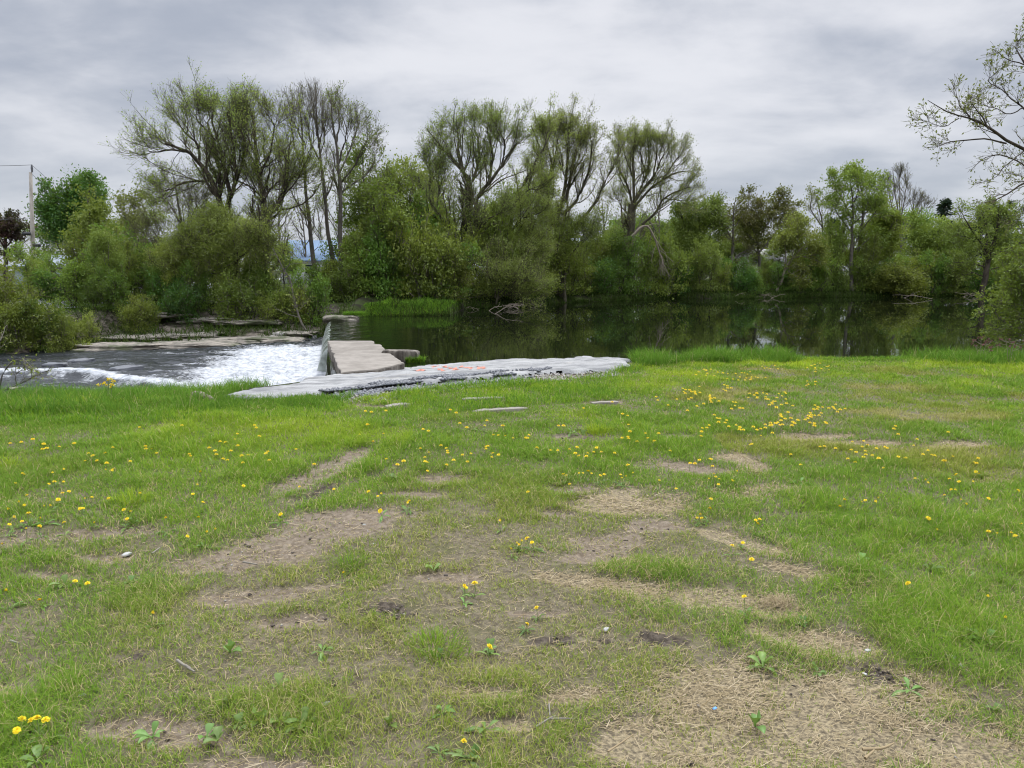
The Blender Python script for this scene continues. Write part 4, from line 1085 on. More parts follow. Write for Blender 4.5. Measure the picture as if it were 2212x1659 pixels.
# dead grass lump and stump
c = gnd(1680, 1301); n = 260; rr = RS(9); q = rr.randn(n, 2) * np.array([.045, .03]); az = rr.rand(n) * 6.28
V, Q, a = blades('d', np.c_[q, np.abs(rr.randn(n)) * .018], .05 * (.5 + rr.rand(n)), np.full(n, .0022), .9 + .6 * rr.rand(n), rr.rand(n) * .9, M_straw, 1, az=az)
o = mobj('dead_grass_clump', V, Q, M_straw, attrs=[('v', 'FACE', a)], loc=(c[0], c[1], float(h(c[0], c[1])))); tag(o, 'tangled clump of pulled dead grass on the straw', 'dead grass')
def timber(p0, p1, w, lab):
    a = gnd(*p0); b = gnd(*p1); m = (a + b) / 2; L = np.linalg.norm(b - a)
    V, Q = rough_block((0, 0, 0), (L, w, .05), math.atan2(b[1] - a[1], b[0] - a[0]), int(p0[0]), 14, .03, .5)
    o = mobj('timber', V, Q, M_wood, smooth=True, loc=(m[0], m[1], float(h(m[0], m[1])) + .002)); tag(o, lab, 'timber')
timber((833,880), (884,874), .12, 'pale sunken timber edging behind the grass strip, nearest the slate')
timber((1000,867), (1088,862), .10, 'long sunken timber edging farthest back in the lawn')
timber((1020,891), (1140,884), .10, 'sunken timber edging broken in two by grass')
timber((1278,872), (1335,869), .09, 'short sunken timber edging by the dandelion drift')
p = np.array([hit(415, 860), hit(440, 864), hit(470, 870)]); p[:, 2] += [.06, .05, .0]
L = smooth_line(p, 10); V, Q = tubes(L[None], np.array([[.015,.04,.05,.045,.055,.04,.045,.035,.03,.01]]), 8)
o = mobj('driftwood', V - p[1], Q, M_deadwood, smooth=True, loc=p[1]); tag(o, 'brown driftwood stump in the tall grass by the river', 'driftwood')

# yellow mustard plant and the dead weeds on the right
def stalk_plant(name, px, py, H, nst, mat_s, mat_f, lab, cat, seed, fl=.02, spread=.12):
    r = RS(seed); c = hit(px, py); a = Acc(); heads = []
    for k in range(nst):
        tip = np.array([r.randn() * spread, r.randn() * spread, H * (.7 + .35 * r.rand())])
        L = smooth_line([[r.randn() * .02, r.randn() * .02, -.03], tip * .5 + [0, 0, .02], tip], 8); a.add(*tubes(L[None], np.linspace(.006, .003, 8)[None], 4))
        for q in range(4):
            t0 = L[4 + r.randint(3)]; e = t0 + np.array([r.randn() * spread * .7, r.randn() * spread * .7, .1 * H * (1 + r.rand())])
            LL = np.stack([t0, (t0 + e) / 2 + r.randn(3) * .01, e]); a.add(*tubes(LL[None], np.array([[.004, .003, .002]]), 3))
            f = Acc()
            for z in range(5):
                V, Q = leaves(np.repeat((e + r.randn(3) * fl * .5)[None], 5, 0), r.randn(5, 3), fl, r, asp=.8); f.add(V, Q, .5)
            heads.append(f)
    o = empty(name, c); a.obj('stem', mat_s, o)
    for f in heads: f.obj('flower_head', mat_f, o)
    tag(o, lab, cat)
stalk_plant('mustard_plant', 236, 868, .30, 3, M_stem, M_yellow, 'yellow flowering mustard plant in the tall grass by the river', 'plant', 3, .014, .04)
M_seed = flat_mat('dry_seed_heads', (.17, .085, .07), .9, .4)
stalk_plant('dead_weed', 2118, 784, .42, 4, M_deadwood, M_seed, 'reddish brown dead weed standing on the pond edge', 'dead weed', 4, .02, .13)
stalk_plant('dead_weed', 2180, 784, .42, 3, M_deadwood, M_seed, 'shorter brown dead weed beside the yellow green shrub', 'dead weed', 6, .02, .14)

# ------------------------------------------------------------------ trees
def Z1(x, y): return x / 2.765 / 1.3563, (400 + y / 2.765) / 1.3563
def Z2(x, y): return (350 + x / 2.212) / 1.3563, (200 + y / 2.212) / 1.3563
def Z3(x, y): return (1150 + x / 2.328) / 1.3563, (250 + y / 2.328) / 1.3563
def Z4(x, y): return (1900 + x / 2.0109) / 1.3563, (400 + y / 2.0109) / 1.3563
def Z6(x, y): return (550 + x / 4.424) / 1.3563, (650 + y / 4.424) / 1.3563
def Z7(x, y): return (2600 + x / 1.58) / 1.3563, (50 + y / 1.58) / 1.3563
def ZI(x, y): return x, y
def ZS(x, y): return x + 34, y
SC = {Z1: 2.765 * 1.3563, Z2: 3.0, Z3: 2.328 * 1.3563, Z4: 2.0109 * 1.3563, Z6: 6.0, Z7: 1.58 * 1.3563, ZI: 1.0, ZS: 1.0}

def ptree(name, label, cat, Y, cv, limbs, spec, mats, blobs=(), seed=0, group=None):
    r = RS(seed)
    b = at(*cv(*limbs[0][0][0]), Y) if limbs else at(*cv(*blobs[0][:2]), Y)
    z0 = float(h(b[0], Y))
    root = empty(name, (b[0], Y, z0))
    if name == 'willow_tree': spec = dict(spec, leaf_n=4)
    out = []
    for k, (pl, r0, r1, *dy) in enumerate(limbs):
        dyy = dy[0] if dy else (r.rand() - .5) * 3.0
        oy = dy[1] if len(dy) > 1 else 0.0
        p = np.array([at(*cv(*q), Y + oy + dyy * i / max(1, len(pl) - 1)) for i, q in enumerate(pl)])
        if k == 0: p[0, 2] = min(p[0, 2], z0) - .1
        else: p[-1] = p[-2] + (p[-1] - p[-2]) * spec.get('cut', 1)
        out.append((p, r0, r1))
    bl = []
    for (x, y, rx, ry, n, *dy) in blobs:
        yy = Y + (dy[0] if dy else 0); m = yy / F / SC[cv]
        bl.append((at(*cv(x, y), yy), (rx * m, rx * m * .8, ry * m), max(4, int(n * (.45 if name == 'willow_tree' else .72 if name == 'leafy_willow' else .9)))))
    build_tree(name, root, out, spec, mats, bl, seed)
    return tag(root, label, cat, group)

WIL = dict(cut=.45, levels=[(13, .12, 2.5, (18, 52), .15), (10, .1, 1.0, (16, 46), .13), (5, .1, .55, (12, 42), .05)], leaf_n=7, leaf=.105, asp=.34, hang=-.3, keep=.66, leaf_from=1, jit=.08, per=36, sig=.27)
FEW = dict(WIL, leaf_n=3, keep=.6)
BARE = dict(cut=.6, levels=[(9, .3, 2.0, (18, 42), .16), (7, .2, 1.0, (18, 45), .12), (4, .15, .55, (15, 45), .08)], leaf_n=1, leaf=.10, keep=.35, leaf_from=2, per=24, sig=.2, asp=.5, hang=0)
LEAFY = dict(levels=[(9, .25, 1.8, (25, 60), .08), (7, .15, .9, (25, 60), .05), (4, .1, .45, (20, 60), .0)], leaf_n=6, leaf=.14, asp=.55, hang=-.1, keep=.9, leaf_from=1, jit=.08, per=26, sig=.24)

# left bank
ptree('maple_tree', 'dense dark green maple behind the utility pole', 'tree', 56, ZI, [([(150,600),(152,520),(158,430)],.3,.06),([(152,530),(120,450),(105,410)],.12,.03),([(154,500),(190,440),(195,390)],.1,.03)],
      dict(LEAFY, leaf=.17, sig=.35, per=40), (M_bark, L_deep), [(130,470,45,55,120),(165,440,38,42,110),(195,430,34,40,90),(180,398,22,22,45),(205,480,30,40,60),(105,450,24,28,50),(150,500,50,40,90)], 1)
ptree('purple_tree', 'purple leaved tree at the left edge beyond the pole', 'tree', 66, ZI, [([(12,610),(10,520),(14,470)],.25,.05),([(11,540),(-20,480)],.1,.03),([(11,540),(45,490)],.1,.03)],
      dict(LEAFY, leaf=.2, keep=.7), (M_bark, L_purple), [(-5,500,40,30,60),(30,490,30,22,40)], 2)
ptree('bushy_tree', 'tall olive green multi stemmed tree beside the maple', 'tree', 42, ZI, [([(205,690),(200,600),(195,480),(192,430)],.12,.02,0),([(206,690),(215,600),(225,500),(232,440)],.10,.02,1),([(203,690),(180,610),(160,520)],.08,.02,-1),([(207,690),(232,620),(250,540)],.07,.02,1)],
      dict(LEAFY, leaf_n=5), (M_barkg, L_olive), [(195,470,38,45,95),(180,540,42,60,110),(225,500,30,50,70),(215,590,48,50,100),(165,600,34,40,70)], 3)
ptree('young_tree', 'thin pale green young tree with open top left of the bare branched tree', 'tree', 44, ZI, [([(296,680),(294,580),(290,480),(296,425)],.08,.015),([(294,560),(275,490),(268,440)],.05,.012),([(293,540),(312,480),(318,440)],.05,.012)],
      dict(LEAFY, leaf_n=4, keep=.7), (M_barkg, L_pale), [(290,470,24,30,26),(285,540,34,40,50)], 4)
ptree('young_tree', 'slim young tree with clear stems and yellow green leaves on the left bank', 'tree', 37, ZI, [([(268,688),(262,610),(250,560),(235,520)],.06,.015),([(270,688),(280,610),(290,570),(300,520)],.06,.015),([(272,688),(300,640),(320,590)],.05,.012),([(266,688),(235,640),(215,600)],.05,.012)],
      dict(LEAFY, leaf_n=4), (M_bark, L_green), [(255,585,50,30,80),(300,590,40,30,60),(225,610,36,30,50),(320,560,34,34,40)], 5)
ptree('bare_tree', 'small nearly bare tree with arching grey side branches', 'tree', 40, ZI, [([(412,655),(406,600),(400,540),(394,480),(386,430),(372,370)],.16,.02,0),([(402,560),(360,552),(320,548)],.05,.012),([(404,580),(365,590),(330,612)],.05,.012),
      ([(396,490),(372,450),(345,405)],.06,.012),([(397,500),(420,450),(430,400)],.06,.012),([(400,540),(345,520),(325,480)],.05,.01),([(405,600),(370,620),(350,645)],.04,.01),([(398,520),(430,480),(450,450)],.05,.01)],
      dict(FEW, keep=.55), (M_barkg, L_pale), (), 6)
ptree('willow_tree', 'largest left tree with dark leaning trunk and wide open crown', 'tree', 38.5, Z2, [([(775,1500),(735,1290),(700,1130),(672,960)],.36,.26,0),
      ([(672,960),(640,850),(590,730),(515,610),(440,540),(340,495),(230,470)],.22,.03,-1.5),([(515,610),(480,490),(380,390),(290,280)],.10,.02,1),([(440,540),(330,530),(230,550),(130,500)],.07,.015,-1),
      ([(640,850),(640,700),(600,470),(560,360),(575,270)],.16,.025,1.5),([(672,960),(720,840),(690,680),(650,500),(600,340),(620,210)],.18,.025,0),([(720,840),(750,700),(740,520),(700,330),(690,190)],.13,.02,-1.5),
      ([(590,730),(490,720),(380,760),(300,760)],.09,.02,-1),([(720,840),(800,640),(830,480),(800,330)],.11,.02,1.5),([(650,500),(520,340),(480,250)],.06,.015,0),([(740,520),(780,400),(760,240)],.07,.015,1)],
      dict(WIL, keep=.72), (M_bark, L_willow), [(640,690,90,90,50,.5),(720,560,110,110,40,.5),(540,690,60,60,26)], 7)
ptree('willow_tree', 'forked tree with stout brown limbs next to the largest left tree', 'tree', 38, Z2, [([(935,1500),(935,1250),(932,1030),(930,960)],.34,.27,0),([(930,960),(930,830),(900,700),(890,500),(870,330),(880,230)],.2,.025,1),
      ([(935,960),(1030,890),(1085,770),(1110,620),(1060,450)],.17,.025,-1),([(1085,770),(1120,720),(1230,715)],.08,.02,0),([(930,850),(1000,760),(1060,690),(1090,560)],.1,.02,1.5),([(900,700),(960,560),(1000,400),(960,260)],.09,.02,-1),
      ([(890,560),(840,450),(830,310)],.07,.015,1),([(932,870),(850,780),(800,650)],.08,.02,1)], dict(WIL, keep=.75), (M_bark, L_willow), [(900,650,90,110,46),(960,480,100,130,44)], 8)
ptree('leafy_willow', 'broad bright olive willow covering the lower trunk of the largest left tree', 'tree', 35.5, Z2, [([(800,1500),(740,1330),(690,1180),(620,1060)],.18,.05,0),([(740,1330),(560,1220),(420,1180)],.08,.02,-1),([(720,1290),(840,1150),(940,1120)],.08,.02,-1),([(740,1330),(500,1350),(330,1330)],.06,.02,-1.2)],
      dict(WIL, leaf_n=6, keep=.9), (M_bark, L_willow), [(560,1010,130,110,150,-.5),(760,1080,150,110,170,-.5),(420,1130,110,110,110,-.8),(620,1200,150,120,170,-1),(920,1180,120,130,130,-.8),(470,1290,110,110,90,-1),(850,1330,120,120,100,.4),(330,1180,90,90,60),(640,950,80,60,50)], 9)
for k, (lab, pl, dy) in enumerate([
    ('tall bare tree with an upright fan of twigs, leftmost of the bare trio', [[(1300,1430),(1262,1250),(1240,1050),(1215,850),(1210,600),(1190,380),(1170,130)],[(1212,700),(1150,560),(1110,400),(1120,200)],[(1210,620),(1250,480),(1260,300)],[(1235,1000),(1150,830),(1100,740)],[(1200,500),(1150,380),(1130,260)]], 0),
    ('tallest bare tree in the middle of the bare trio', [[(1395,1420),(1385,1250),(1350,1050),(1328,850),(1295,560),(1265,340),(1255,110)],[(1300,600),(1240,440),(1215,260)],[(1290,520),(1320,380),(1300,100)],[(1330,850),(1380,700),(1370,560)],[(1280,440),(1240,300),(1195,130)],[(1296,560),(1335,420),(1330,160)]], 1.5),
    ('bare tree with a spreading top, rightmost of the bare trio', [[(1440,1430),(1428,1200),(1420,900),(1418,680),(1400,480),(1360,320),(1340,150)],[(1418,700),(1480,560),(1540,420),(1570,300)],[(1416,640),(1460,470),(1480,260)],[(1405,500),(1420,360),(1410,190)],[(1420,760),(1520,640),(1600,500),(1620,370)],[(1420,820),(1540,740),(1640,640),(1700,480)]], -1)]):
    ptree('bare_tree', lab, 'tree', 41 + dy, Z2, [(p, (.19, .12)[i > 0] * (1, .6)[i > 0], .018) for i, p in enumerate(pl)], dict(BARE, keep=(.3, .12, .5)[k], leaf_n=(2, 1, 3)[k]), (M_barkg, L_pale),
          [((1240,900,80,90,16),(1330,780,60,110,14),(1470,700,90,110,26))[k]], 10 + k)
ptree('young_tree', 'leafy yellow green tree right of the bare trio', 'tree', 43, Z2, [([(1600,1450),(1605,1200),(1600,950),(1590,700),(1580,500)],.13,.02),([(1602,1000),(1680,820),(1700,680)],.07,.015),([(1600,900),(1520,780),(1490,640)],.07,.015),([(1600,1100),(1700,980),(1740,880)],.06,.015)],
      dict(LEAFY, keep=.8, leaf_n=4), (M_barkg, L_yel), [(1540,560,70,60,30),(1600,800,110,120,60),(1640,980,120,110,80),(1500,950,100,90,50),(1560,1120,130,80,80)], 14)
ptree('young_tree', 'slender dark stemmed sapling leaning left of the willows', 'tree', 40, Z2, [([(1715,1450),(1690,1250),(1665,1120),(1642,1000),(1630,860)],.08,.02),([(1660,1100),(1720,930),(1740,800)],.05,.012),([(1680,1200),(1740,1100),(1790,980)],.05,.012)],
      dict(LEAFY, leaf_n=4, keep=.8), (M_bark, L_yel), [(1690,1000,80,80,36),(1760,1120,90,90,60),(1640,1230,90,90,50)], 15)
ptree('leaning_tree', 'thin leaning trunk rising from the river rocks below the weir', 'tree', 32.6, Z6, [([(1760,1450),(1640,1430),(1520,1415),(1440,1310),(1400,1150),(1350,930),(1310,760),(1240,620),(1170,500),(1110,380)],.075,.02,0),([(1390,1160),(1330,1090),(1300,1050)],.03,.01),([(1320,800),(1280,700),(1190,640)],.03,.01),([(1240,620),(1300,540),(1330,470)],.03,.01)],
      dict(BARE, levels=[(5, .35, 1.2, (25, 60), .05), (5, .2, .6, (20, 60), 0)], leaf_n=3, leaf_from=0, keep=.9), (M_barkg, L_olive), (), 16)

# willows across the pond
ptree('willow_tree', 'big double stemmed willow with a split reddish lower trunk at the water edge', 'tree', 44.5, Z3, [([(490,1440),(498,1180),(515,980),(528,800),(520,660)],.42,.25,0),
      ([(520,660),(480,560),(455,450),(440,350),(370,200)],.17,.02,1),([(570,930),(580,780),(660,680),(750,560),(830,430),(890,350)],.19,.03,-1),([(525,720),(590,560),(600,380),(545,180)],.15,.02,1),([(510,620),(420,500),(350,440),(270,340)],.11,.02,1.5),
      ([(660,680),(680,500),(650,330),(590,220)],.11,.02,1),([(750,560),(770,400),(700,280)],.09,.02,-1),([(430,1380),(432,1150),(440,1060),(432,985),(380,940),(300,850),(210,700),(150,540)],.25,.03,-.5),
      ([(380,940),(260,880),(150,810),(40,740),(-40,660)],.11,.02,-1.5),([(500,1150),(570,1000),(578,880)],.2,.16,-.5),([(240,760),(230,600),(200,450)],.08,.02,1),([(300,850),(330,700),(330,560)],.08,.02,1),([(520,1090),(600,980),(700,900),(800,840)],.09,.02,-2),
      ([(440,1180),(510,1240),(540,1360),(560,1440)],.09,.02,-1),([(560,1120),(590,1200),(600,1300)],.05,.02,-1)],
      dict(WIL, keep=.8), (M_barkw, L_willow), [(470,870,110,80,60,-.4),(250,620,110,120,36,0),(640,600,110,120,36,0),(760,740,100,80,46,0),(460,420,130,130,30,0)], 20)
ptree('leafy_willow', 'dense drooping willow mass between the two big willow trunks', 'tree', 45.5, Z3, [([(760,1440),(780,1200),(790,1000),(850,760),(900,660),(970,540),(1000,420),(950,290)],.24,.03,1),([(790,1000),(920,900),(1040,840)],.1,.03,-1),([(780,1150),(900,1080),(1010,1060)],.08,.02,-1.5),([(850,760),(950,730),(1050,710)],.08,.02,0),([(780,1250),(650,1150),(560,1120)],.07,.02,-1),([(970,540),(1030,400),(1040,280)],.08,.02,1)],
      dict(WIL, keep=.85), (M_barkw, L_willow), [(760,900,150,120,170,0),(930,960,140,130,170,0),(700,1060,130,110,140,-.8),(870,1130,150,120,170,-1),(1000,1110,110,120,110,0),(1040,850,80,90,70,.5),(640,870,90,80,60,0),(860,720,80,60,36,.5)], 21)
ptree('leafy_willow', 'bright low willow bush overhanging the driftwood at the water', 'tree', 42.6, Z3, [([(700,1450),(740,1400),(840,1340),(940,1320)],.09,.02,-.5),([(700,1450),(700,1360),(690,1260)],.08,.02,-.5),([(710,1450),(800,1430),(980,1420)],.05,.015,-.5)],
      dict(WIL, leaf_n=5), (M_barkw, L_pale if False else L_willow), [(720,1310,110,100,140),(860,1330,110,90,130),(960,1370,70,60,80),(640,1370,80,70,70),(800,1240,100,70,90),(1060,1340,50,50,30)], 22)
ptree('willow_tree', 'middle willow with a fan of many steep limbs', 'tree', 50, Z3, [([(1140,1440),(1140,1200),(1135,1000),(1125,890)],.4,.3,0),([(1110,910),(1065,760),(1100,560),(1065,400),(1030,270)],.16,.02,1),([(1130,890),(1180,680),(1190,480),(1170,330),(1150,260)],.17,.02,-1),
      ([(1180,800),(1215,620),(1255,420),(1280,240)],.15,.02,1),([(1150,880),(1250,760),(1320,560),(1350,400),(1370,320)],.15,.02,-1),([(1120,900),(1040,860),(990,720),(940,600)],.1,.02,1),([(1190,480),(1230,380),(1220,280)],.07,.015,0),([(1215,620),(1310,470),(1320,320)],.08,.015,1),
      ([(1065,760),(1010,600),(1000,470)],.07,.015,1),([(1100,560),(1130,420),(1110,290)],.07,.015,-1),([(1250,960),(1380,800),(1460,620),(1540,470),(1560,330)],.14,.02,0)],
      dict(WIL, keep=.8), (M_barkw, L_willow), [(1170,560,130,140,44,0),(1060,640,80,90,36,0),(1320,560,110,120,34,0),(1150,860,110,70,50,-1)], 23)
ptree('leafy_willow', 'olive foliage tree in front of the middle willow trunk', 'tree', 49, Z3, [([(1180,1450),(1180,1250),(1190,1080),(1200,960)],.16,.05),([(1185,1200),(1290,1080),(1350,980)],.08,.02),([(1185,1150),(1100,1040),(1060,980)],.08,.02)],
      dict(WIL, leaf_n=5), (M_barkw, L_olive), [(1180,1010,120,90,120),(1310,960,110,100,110),(1420,920,80,90,70),(1130,1140,110,100,120),(1280,1110,120,110,110),(1400,1060,90,90,70)], 24)
ptree('willow_tree', 'rightmost big willow with a rounded crown and a broken hanging limb', 'tree', 56.5, Z3, [([(1580,1430),(1590,1250),(1600,1100),(1635,960),(1650,800)],.45,.3,0),([(1645,850),(1600,700),(1550,580),(1520,480)],.13,.02,1),([(1650,800),(1640,600),(1630,450),(1610,340)],.15,.02,-1),([(1655,780),(1730,600),(1750,470),(1730,340)],.15,.02,1),
      ([(1660,780),(1780,620),(1840,500),(1870,370)],.15,.02,-1),([(1655,820),(1790,690),(1930,600),(2080,580)],.13,.02,0),([(1700,950),(1780,870),(1850,770),(2000,700),(2080,690)],.14,.02,-1.5),([(1840,640),(1930,500),(1990,430)],.08,.015,1),([(1730,600),(1690,480),(1680,330)],.08,.015,1),
      ([(1780,620),(1800,480),(1790,330)],.08,.015,0),([(1600,1100),(1570,940),(1560,800),(1500,720)],.12,.02,1),([(1850,770),(1960,790),(2040,790)],.07,.015,0),([(1630,620),(1580,470),(1570,340)],.08,.015,0)],
      dict(WIL, keep=.7, leaf_n=6), (M_barkw, L_willow), [(1700,640,150,140,34,0),(1880,560,110,110,24,0),(1580,560,80,100,20,0)], 25)
# the broken limb is a part of that willow
_w = [o for o in bpy.data.objects if o.get('label', '').startswith('rightmost big willow')][0]
a = Acc(); rb = RS(66)
main = np.array([at(*Z3(*q), 54.4) for q in [(1630,1030),(1680,985),(1740,965),(1780,1020),(1810,1100),(1845,1200),(1860,1300)]])
L = smooth_line(main, 16, rb, .1); a.add(*tubes(L[None], np.linspace(.12, .03, 16)[None], 6))
cur, cr = spawn(L[None], np.linspace(.10, .04, 16)[None], 11, .3, 2.6, (20, 75), rb, 5, .16, -.20, rk=.4, rmin=.018); a.add(*tubes(cur, cr, 4))
c2, cr2 = spawn(cur, cr, 5, .15, 1.1, (15, 55), rb, 4, .16, -.15, rk=.5, rmin=.010); a.add(*tubes(c2, cr2, 3))
a.V = [v - np.array(_w.location) for v in a.V]
o = a.obj('broken_limb', M_deadwood, _w, smooth=True); o['label'] = 'pale snapped limb hanging with dead twigs'

# right bank
ptree('olive_tree', 'rounded olive tree right of the broken willow limb', 'tree', 62, Z4, [([(290,910),(300,750),(305,560),(300,430)],.2,.04),([(302,650),(220,520),(180,430)],.1,.03),([(304,600),(380,480),(400,400)],.1,.03)],
      dict(LEAFY, leaf=.16, sig=.34, per=36), (M_bark, L_olive), [(300,440,110,70,90),(220,520,90,90,90),(370,500,90,90,80),(280,640,130,100,120),(170,640,70,90,60),(390,660,80,90,60)], 30)
ptree('bronze_tree', 'thin bronze tinged tree with a clear grey trunk', 'tree', 62, Z4, [([(480,900),(484,700),(490,540),(494,430),(510,360)],.17,.03),([(488,600),(420,480),(440,380)],.08,.02),([(490,560),(580,420),(590,340)],.08,.02),([(486,740),(560,690),(640,630)],.08,.02)],
      dict(LEAFY, leaf=.16, keep=.6, leaf_n=4), (M_barkg, L_brown), [(500,470,80,90,36)], 31)
ptree('bronze_tree', 'wider bronze leaved tree between the thin trunk and the leaning one', 'tree', 63, Z4, [([(660,900),(655,740),(650,600),(680,480),(700,380)],.18,.03),([(652,620),(600,500),(620,390)],.09,.02),([(660,580),(740,440),(790,350)],.09,.02),([(655,680),(780,520),(860,420)],.09,.02),([(652,640),(560,560),(540,480)],.07,.02)],
      dict(LEAFY, leaf=.18, keep=.75, leaf_n=5), (M_barkg, L_brown), [(690,450,110,80,60),(780,440,80,90,40),(640,560,100,90,60)], 32)
ptree('leaning_tree', 'crooked grey tree leaning over the pond from the far bank', 'tree', 58.5, Z4, [([(735,935),(775,880),(800,800),(830,730),(880,670),(930,620)],.16,.03,-.5),([(800,800),(800,700),(790,620)],.06,.02),([(840,720),(940,700),(1010,690)],.06,.02),([(820,790),(870,830)],.05,.02),([(880,670),(860,580),(880,520)],.06,.02)],
      dict(LEAFY, leaf=.16, leaf_n=5, keep=.8), (M_deadwood, L_olive), [(860,590,100,70,60),(950,620,90,70,50),(780,620,70,60,40)], 33)
ptree('pale_tree', 'airy pale young tree left of the poplar pair', 'tree', 66, Z4, [([(1020,880),(1030,700),(1025,520),(1010,400),(990,320)],.14,.02),([(1026,560),(1080,420),(1100,330)],.07,.02),([(1026,540),(960,430),(950,340)],.07,.02)],
      dict(LEAFY, leaf=.15, leaf_n=3, keep=.6), (M_barkg, L_pale), [(1010,620,90,100,50)], 34)
ptree('poplar_tree', 'light green poplar with a straight clear trunk', 'tree', 60.5, Z4, [([(1195,905),(1196,700),(1192,520),(1190,380),(1180,260)],.22,.03,0),([(1192,470),(1120,330),(1080,260)],.08,.02),([(1191,420),(1240,320),(1230,230)],.08,.02),([(1194,560),(1120,460),(1100,400)],.07,.02),([(1194,520),(1290,440),(1330,380)],.07,.02)],
      dict(LEAFY, leaf=.16, leaf_n=5, keep=.7), (M_barkg, L_yel), [(1130,270,70,60,22),(1170,420,90,90,30),(1140,560,70,80,30)], 35)
ptree('poplar_tree', 'light green poplar with two stems right behind the straight one', 'tree', 61.5, Z4, [([(1222,905),(1230,740),(1258,560),(1272,400),(1262,290),(1255,200)],.2,.03,0),([(1225,870),(1215,740),(1235,600)],.12,.05),([(1270,420),(1330,320),(1350,250)],.08,.02),([(1270,380),(1215,270),(1205,210)],.07,.02),([(1262,540),(1340,450),(1370,400)],.07,.02)],
      dict(LEAFY, leaf=.16, leaf_n=5, keep=.75), (M_barkg, L_yel), [(1260,240,60,50,24),(1320,270,55,55,22),(1280,430,90,90,30),(1320,600,80,90,50)], 36)
ptree('olive_tree', 'yellowish olive tree directly right of the poplars', 'tree', 63, Z4, [([(1390,900),(1385,740),(1380,560),(1385,420)],.16,.03),([(1383,640),(1330,520)],.07,.02),([(1382,600),(1440,500)],.07,.02)],
      dict(LEAFY, leaf=.18, leaf_n=5), (M_barkg, L_yel), [(1380,430,60,60,50),(1350,540,70,90,70),(1430,600,70,100,70),(1380,700,110,90,90)], 37)
ptree('bare_tree', 'cluster of bare upright grey stems behind the olive crowns on the right', 'tree', 72, Z4, [([(1480,900),(1482,700),(1480,540),(1470,420),(1440,200)],.22,.03),([(1482,560),(1500,380),(1530,200)],.1,.02),([(1480,560),(1420,360),(1410,190)],.1,.02),([(1482,520),(1470,330),(1480,180)],.09,.02),([(1482,600),(1560,420),(1580,260)],.1,.02),([(1480,600),(1390,420),(1370,210)],.09,.02),([(1482,600),(1600,450),(1640,400)],.09,.02)],
      dict(BARE, levels=[(9, .3, 2.2, (14, 32), .22), (7, .2, 1.2, (14, 36), .16), (3, .15, .6, (15, 45), .1)], rmin=.012), (M_barkg, L_pale), (), 38)
ptree('olive_tree', 'low olive tree with pale hanging twigs near the water on the right', 'tree', 66, Z4, [([(1720,920),(1725,780),(1710,640)],.16,.04),([(1722,800),(1640,680),(1600,600)],.08,.02),([(1724,760),(1800,640),(1830,560)],.08,.02)],
      dict(LEAFY, leaf=.18, leaf_n=5), (M_barkg, L_olive), [(1700,560,120,80,90),(1600,620,90,110,90),(1800,620,110,110,100),(1680,740,130,90,100),(1830,760,90,80,60),(1560,500,60,60,36)], 39)
ptree('dark_tree', 'dark spreading tree with many arching limbs on the far right bank', 'tree', 60, Z4, [([(1960,930),(1985,820),(2010,700),(2045,600)],.32,.16,0),([(2010,700),(1940,600),(1880,500),(1850,420)],.11,.02),([(2020,670),(1990,560),(1960,440)],.1,.02),([(2045,600),(2080,500),(2150,470),(2230,430)],.12,.02),([(2040,620),(2060,500),(2070,390)],.1,.02),([(1995,770),(1900,740),(1800,730)],.08,.02),
      ([(2010,720),(2120,660),(2220,640)],.1,.02),([(1990,800),(2100,760),(2200,760)],.08,.02),([(1985,830),(1880,800),(1780,830)],.06,.02),([(1940,600),(1860,590),(1800,560)],.06,.02)],
      dict(LEAFY, leaf=.15, leaf_n=5, keep=.75), (M_bark, L_olive), [(1950,440,90,60,30),(2080,470,90,90,50),(1900,620,90,80,40),(2120,590,110,80,60),(2060,780,110,80,50)], 40)
ptree('yellow_bush', 'mounded yellow green bush on the far waterline', 'bush', 59.5, Z4, [([(1470,945),(1460,880),(1430,820)],.06,.02),([(1470,945),(1510,870),(1540,830)],.06,.02),([(1470,945),(1400,890),(1340,860)],.05,.02)],
      dict(LEAFY, leaf=.16, leaf_n=4), (M_bark, L_yel), [(1430,810,90,70,110),(1530,850,90,60,90),(1370,860,70,60,70),(1470,890,130,50,100),(1600,880,50,40,30)], 41)
# conifers
def conifer(seed, H, R, nb):
    r = RS(seed); tr = Acc(); lf = Acc()
    tr.add(*tubes(np.array([[[0, 0, 0], [0, 0, H * .5], [0, 0, H]]]), np.array([[.25, .15, .02]]), 6))
    t = np.sort(r.rand(nb)) ** .9; z = H * (.10 + .88 * t); a = r.rand(nb) * 6.28; L = R * (1 - t) ** .75 * (.6 + .55 * r.rand(nb)) + .15
    k = np.linspace(0, 1, 6)
    P = np.stack([np.cos(a)[:, None] * L[:, None] * k, np.sin(a)[:, None] * L[:, None] * k, z[:, None] + L[:, None] * (-.25 * k + .32 * k ** 3)], -1)
    tr.add(*tubes(P, np.full((nb, 6), 1.) * np.linspace(.04, .01, 6), 3))
    i = np.repeat(np.arange(nb), 46); u = r.rand(len(i)) ** .8 * 5; q = np.minimum(u.astype(int), 4); f = (u - q)[:, None]
    p = P[i, q] * (1 - f) + P[i, q + 1] * f + r.randn(len(i), 3) * .10
    T = unit(P[i, 5] - P[i, 0])
    V, Q = leaves(p, T + r.randn(len(i), 3) * .55 + [0, 0, -.35], .34, r, asp=.28); lf.add(V, Q, r.rand(len(Q)))
    return tr, lf
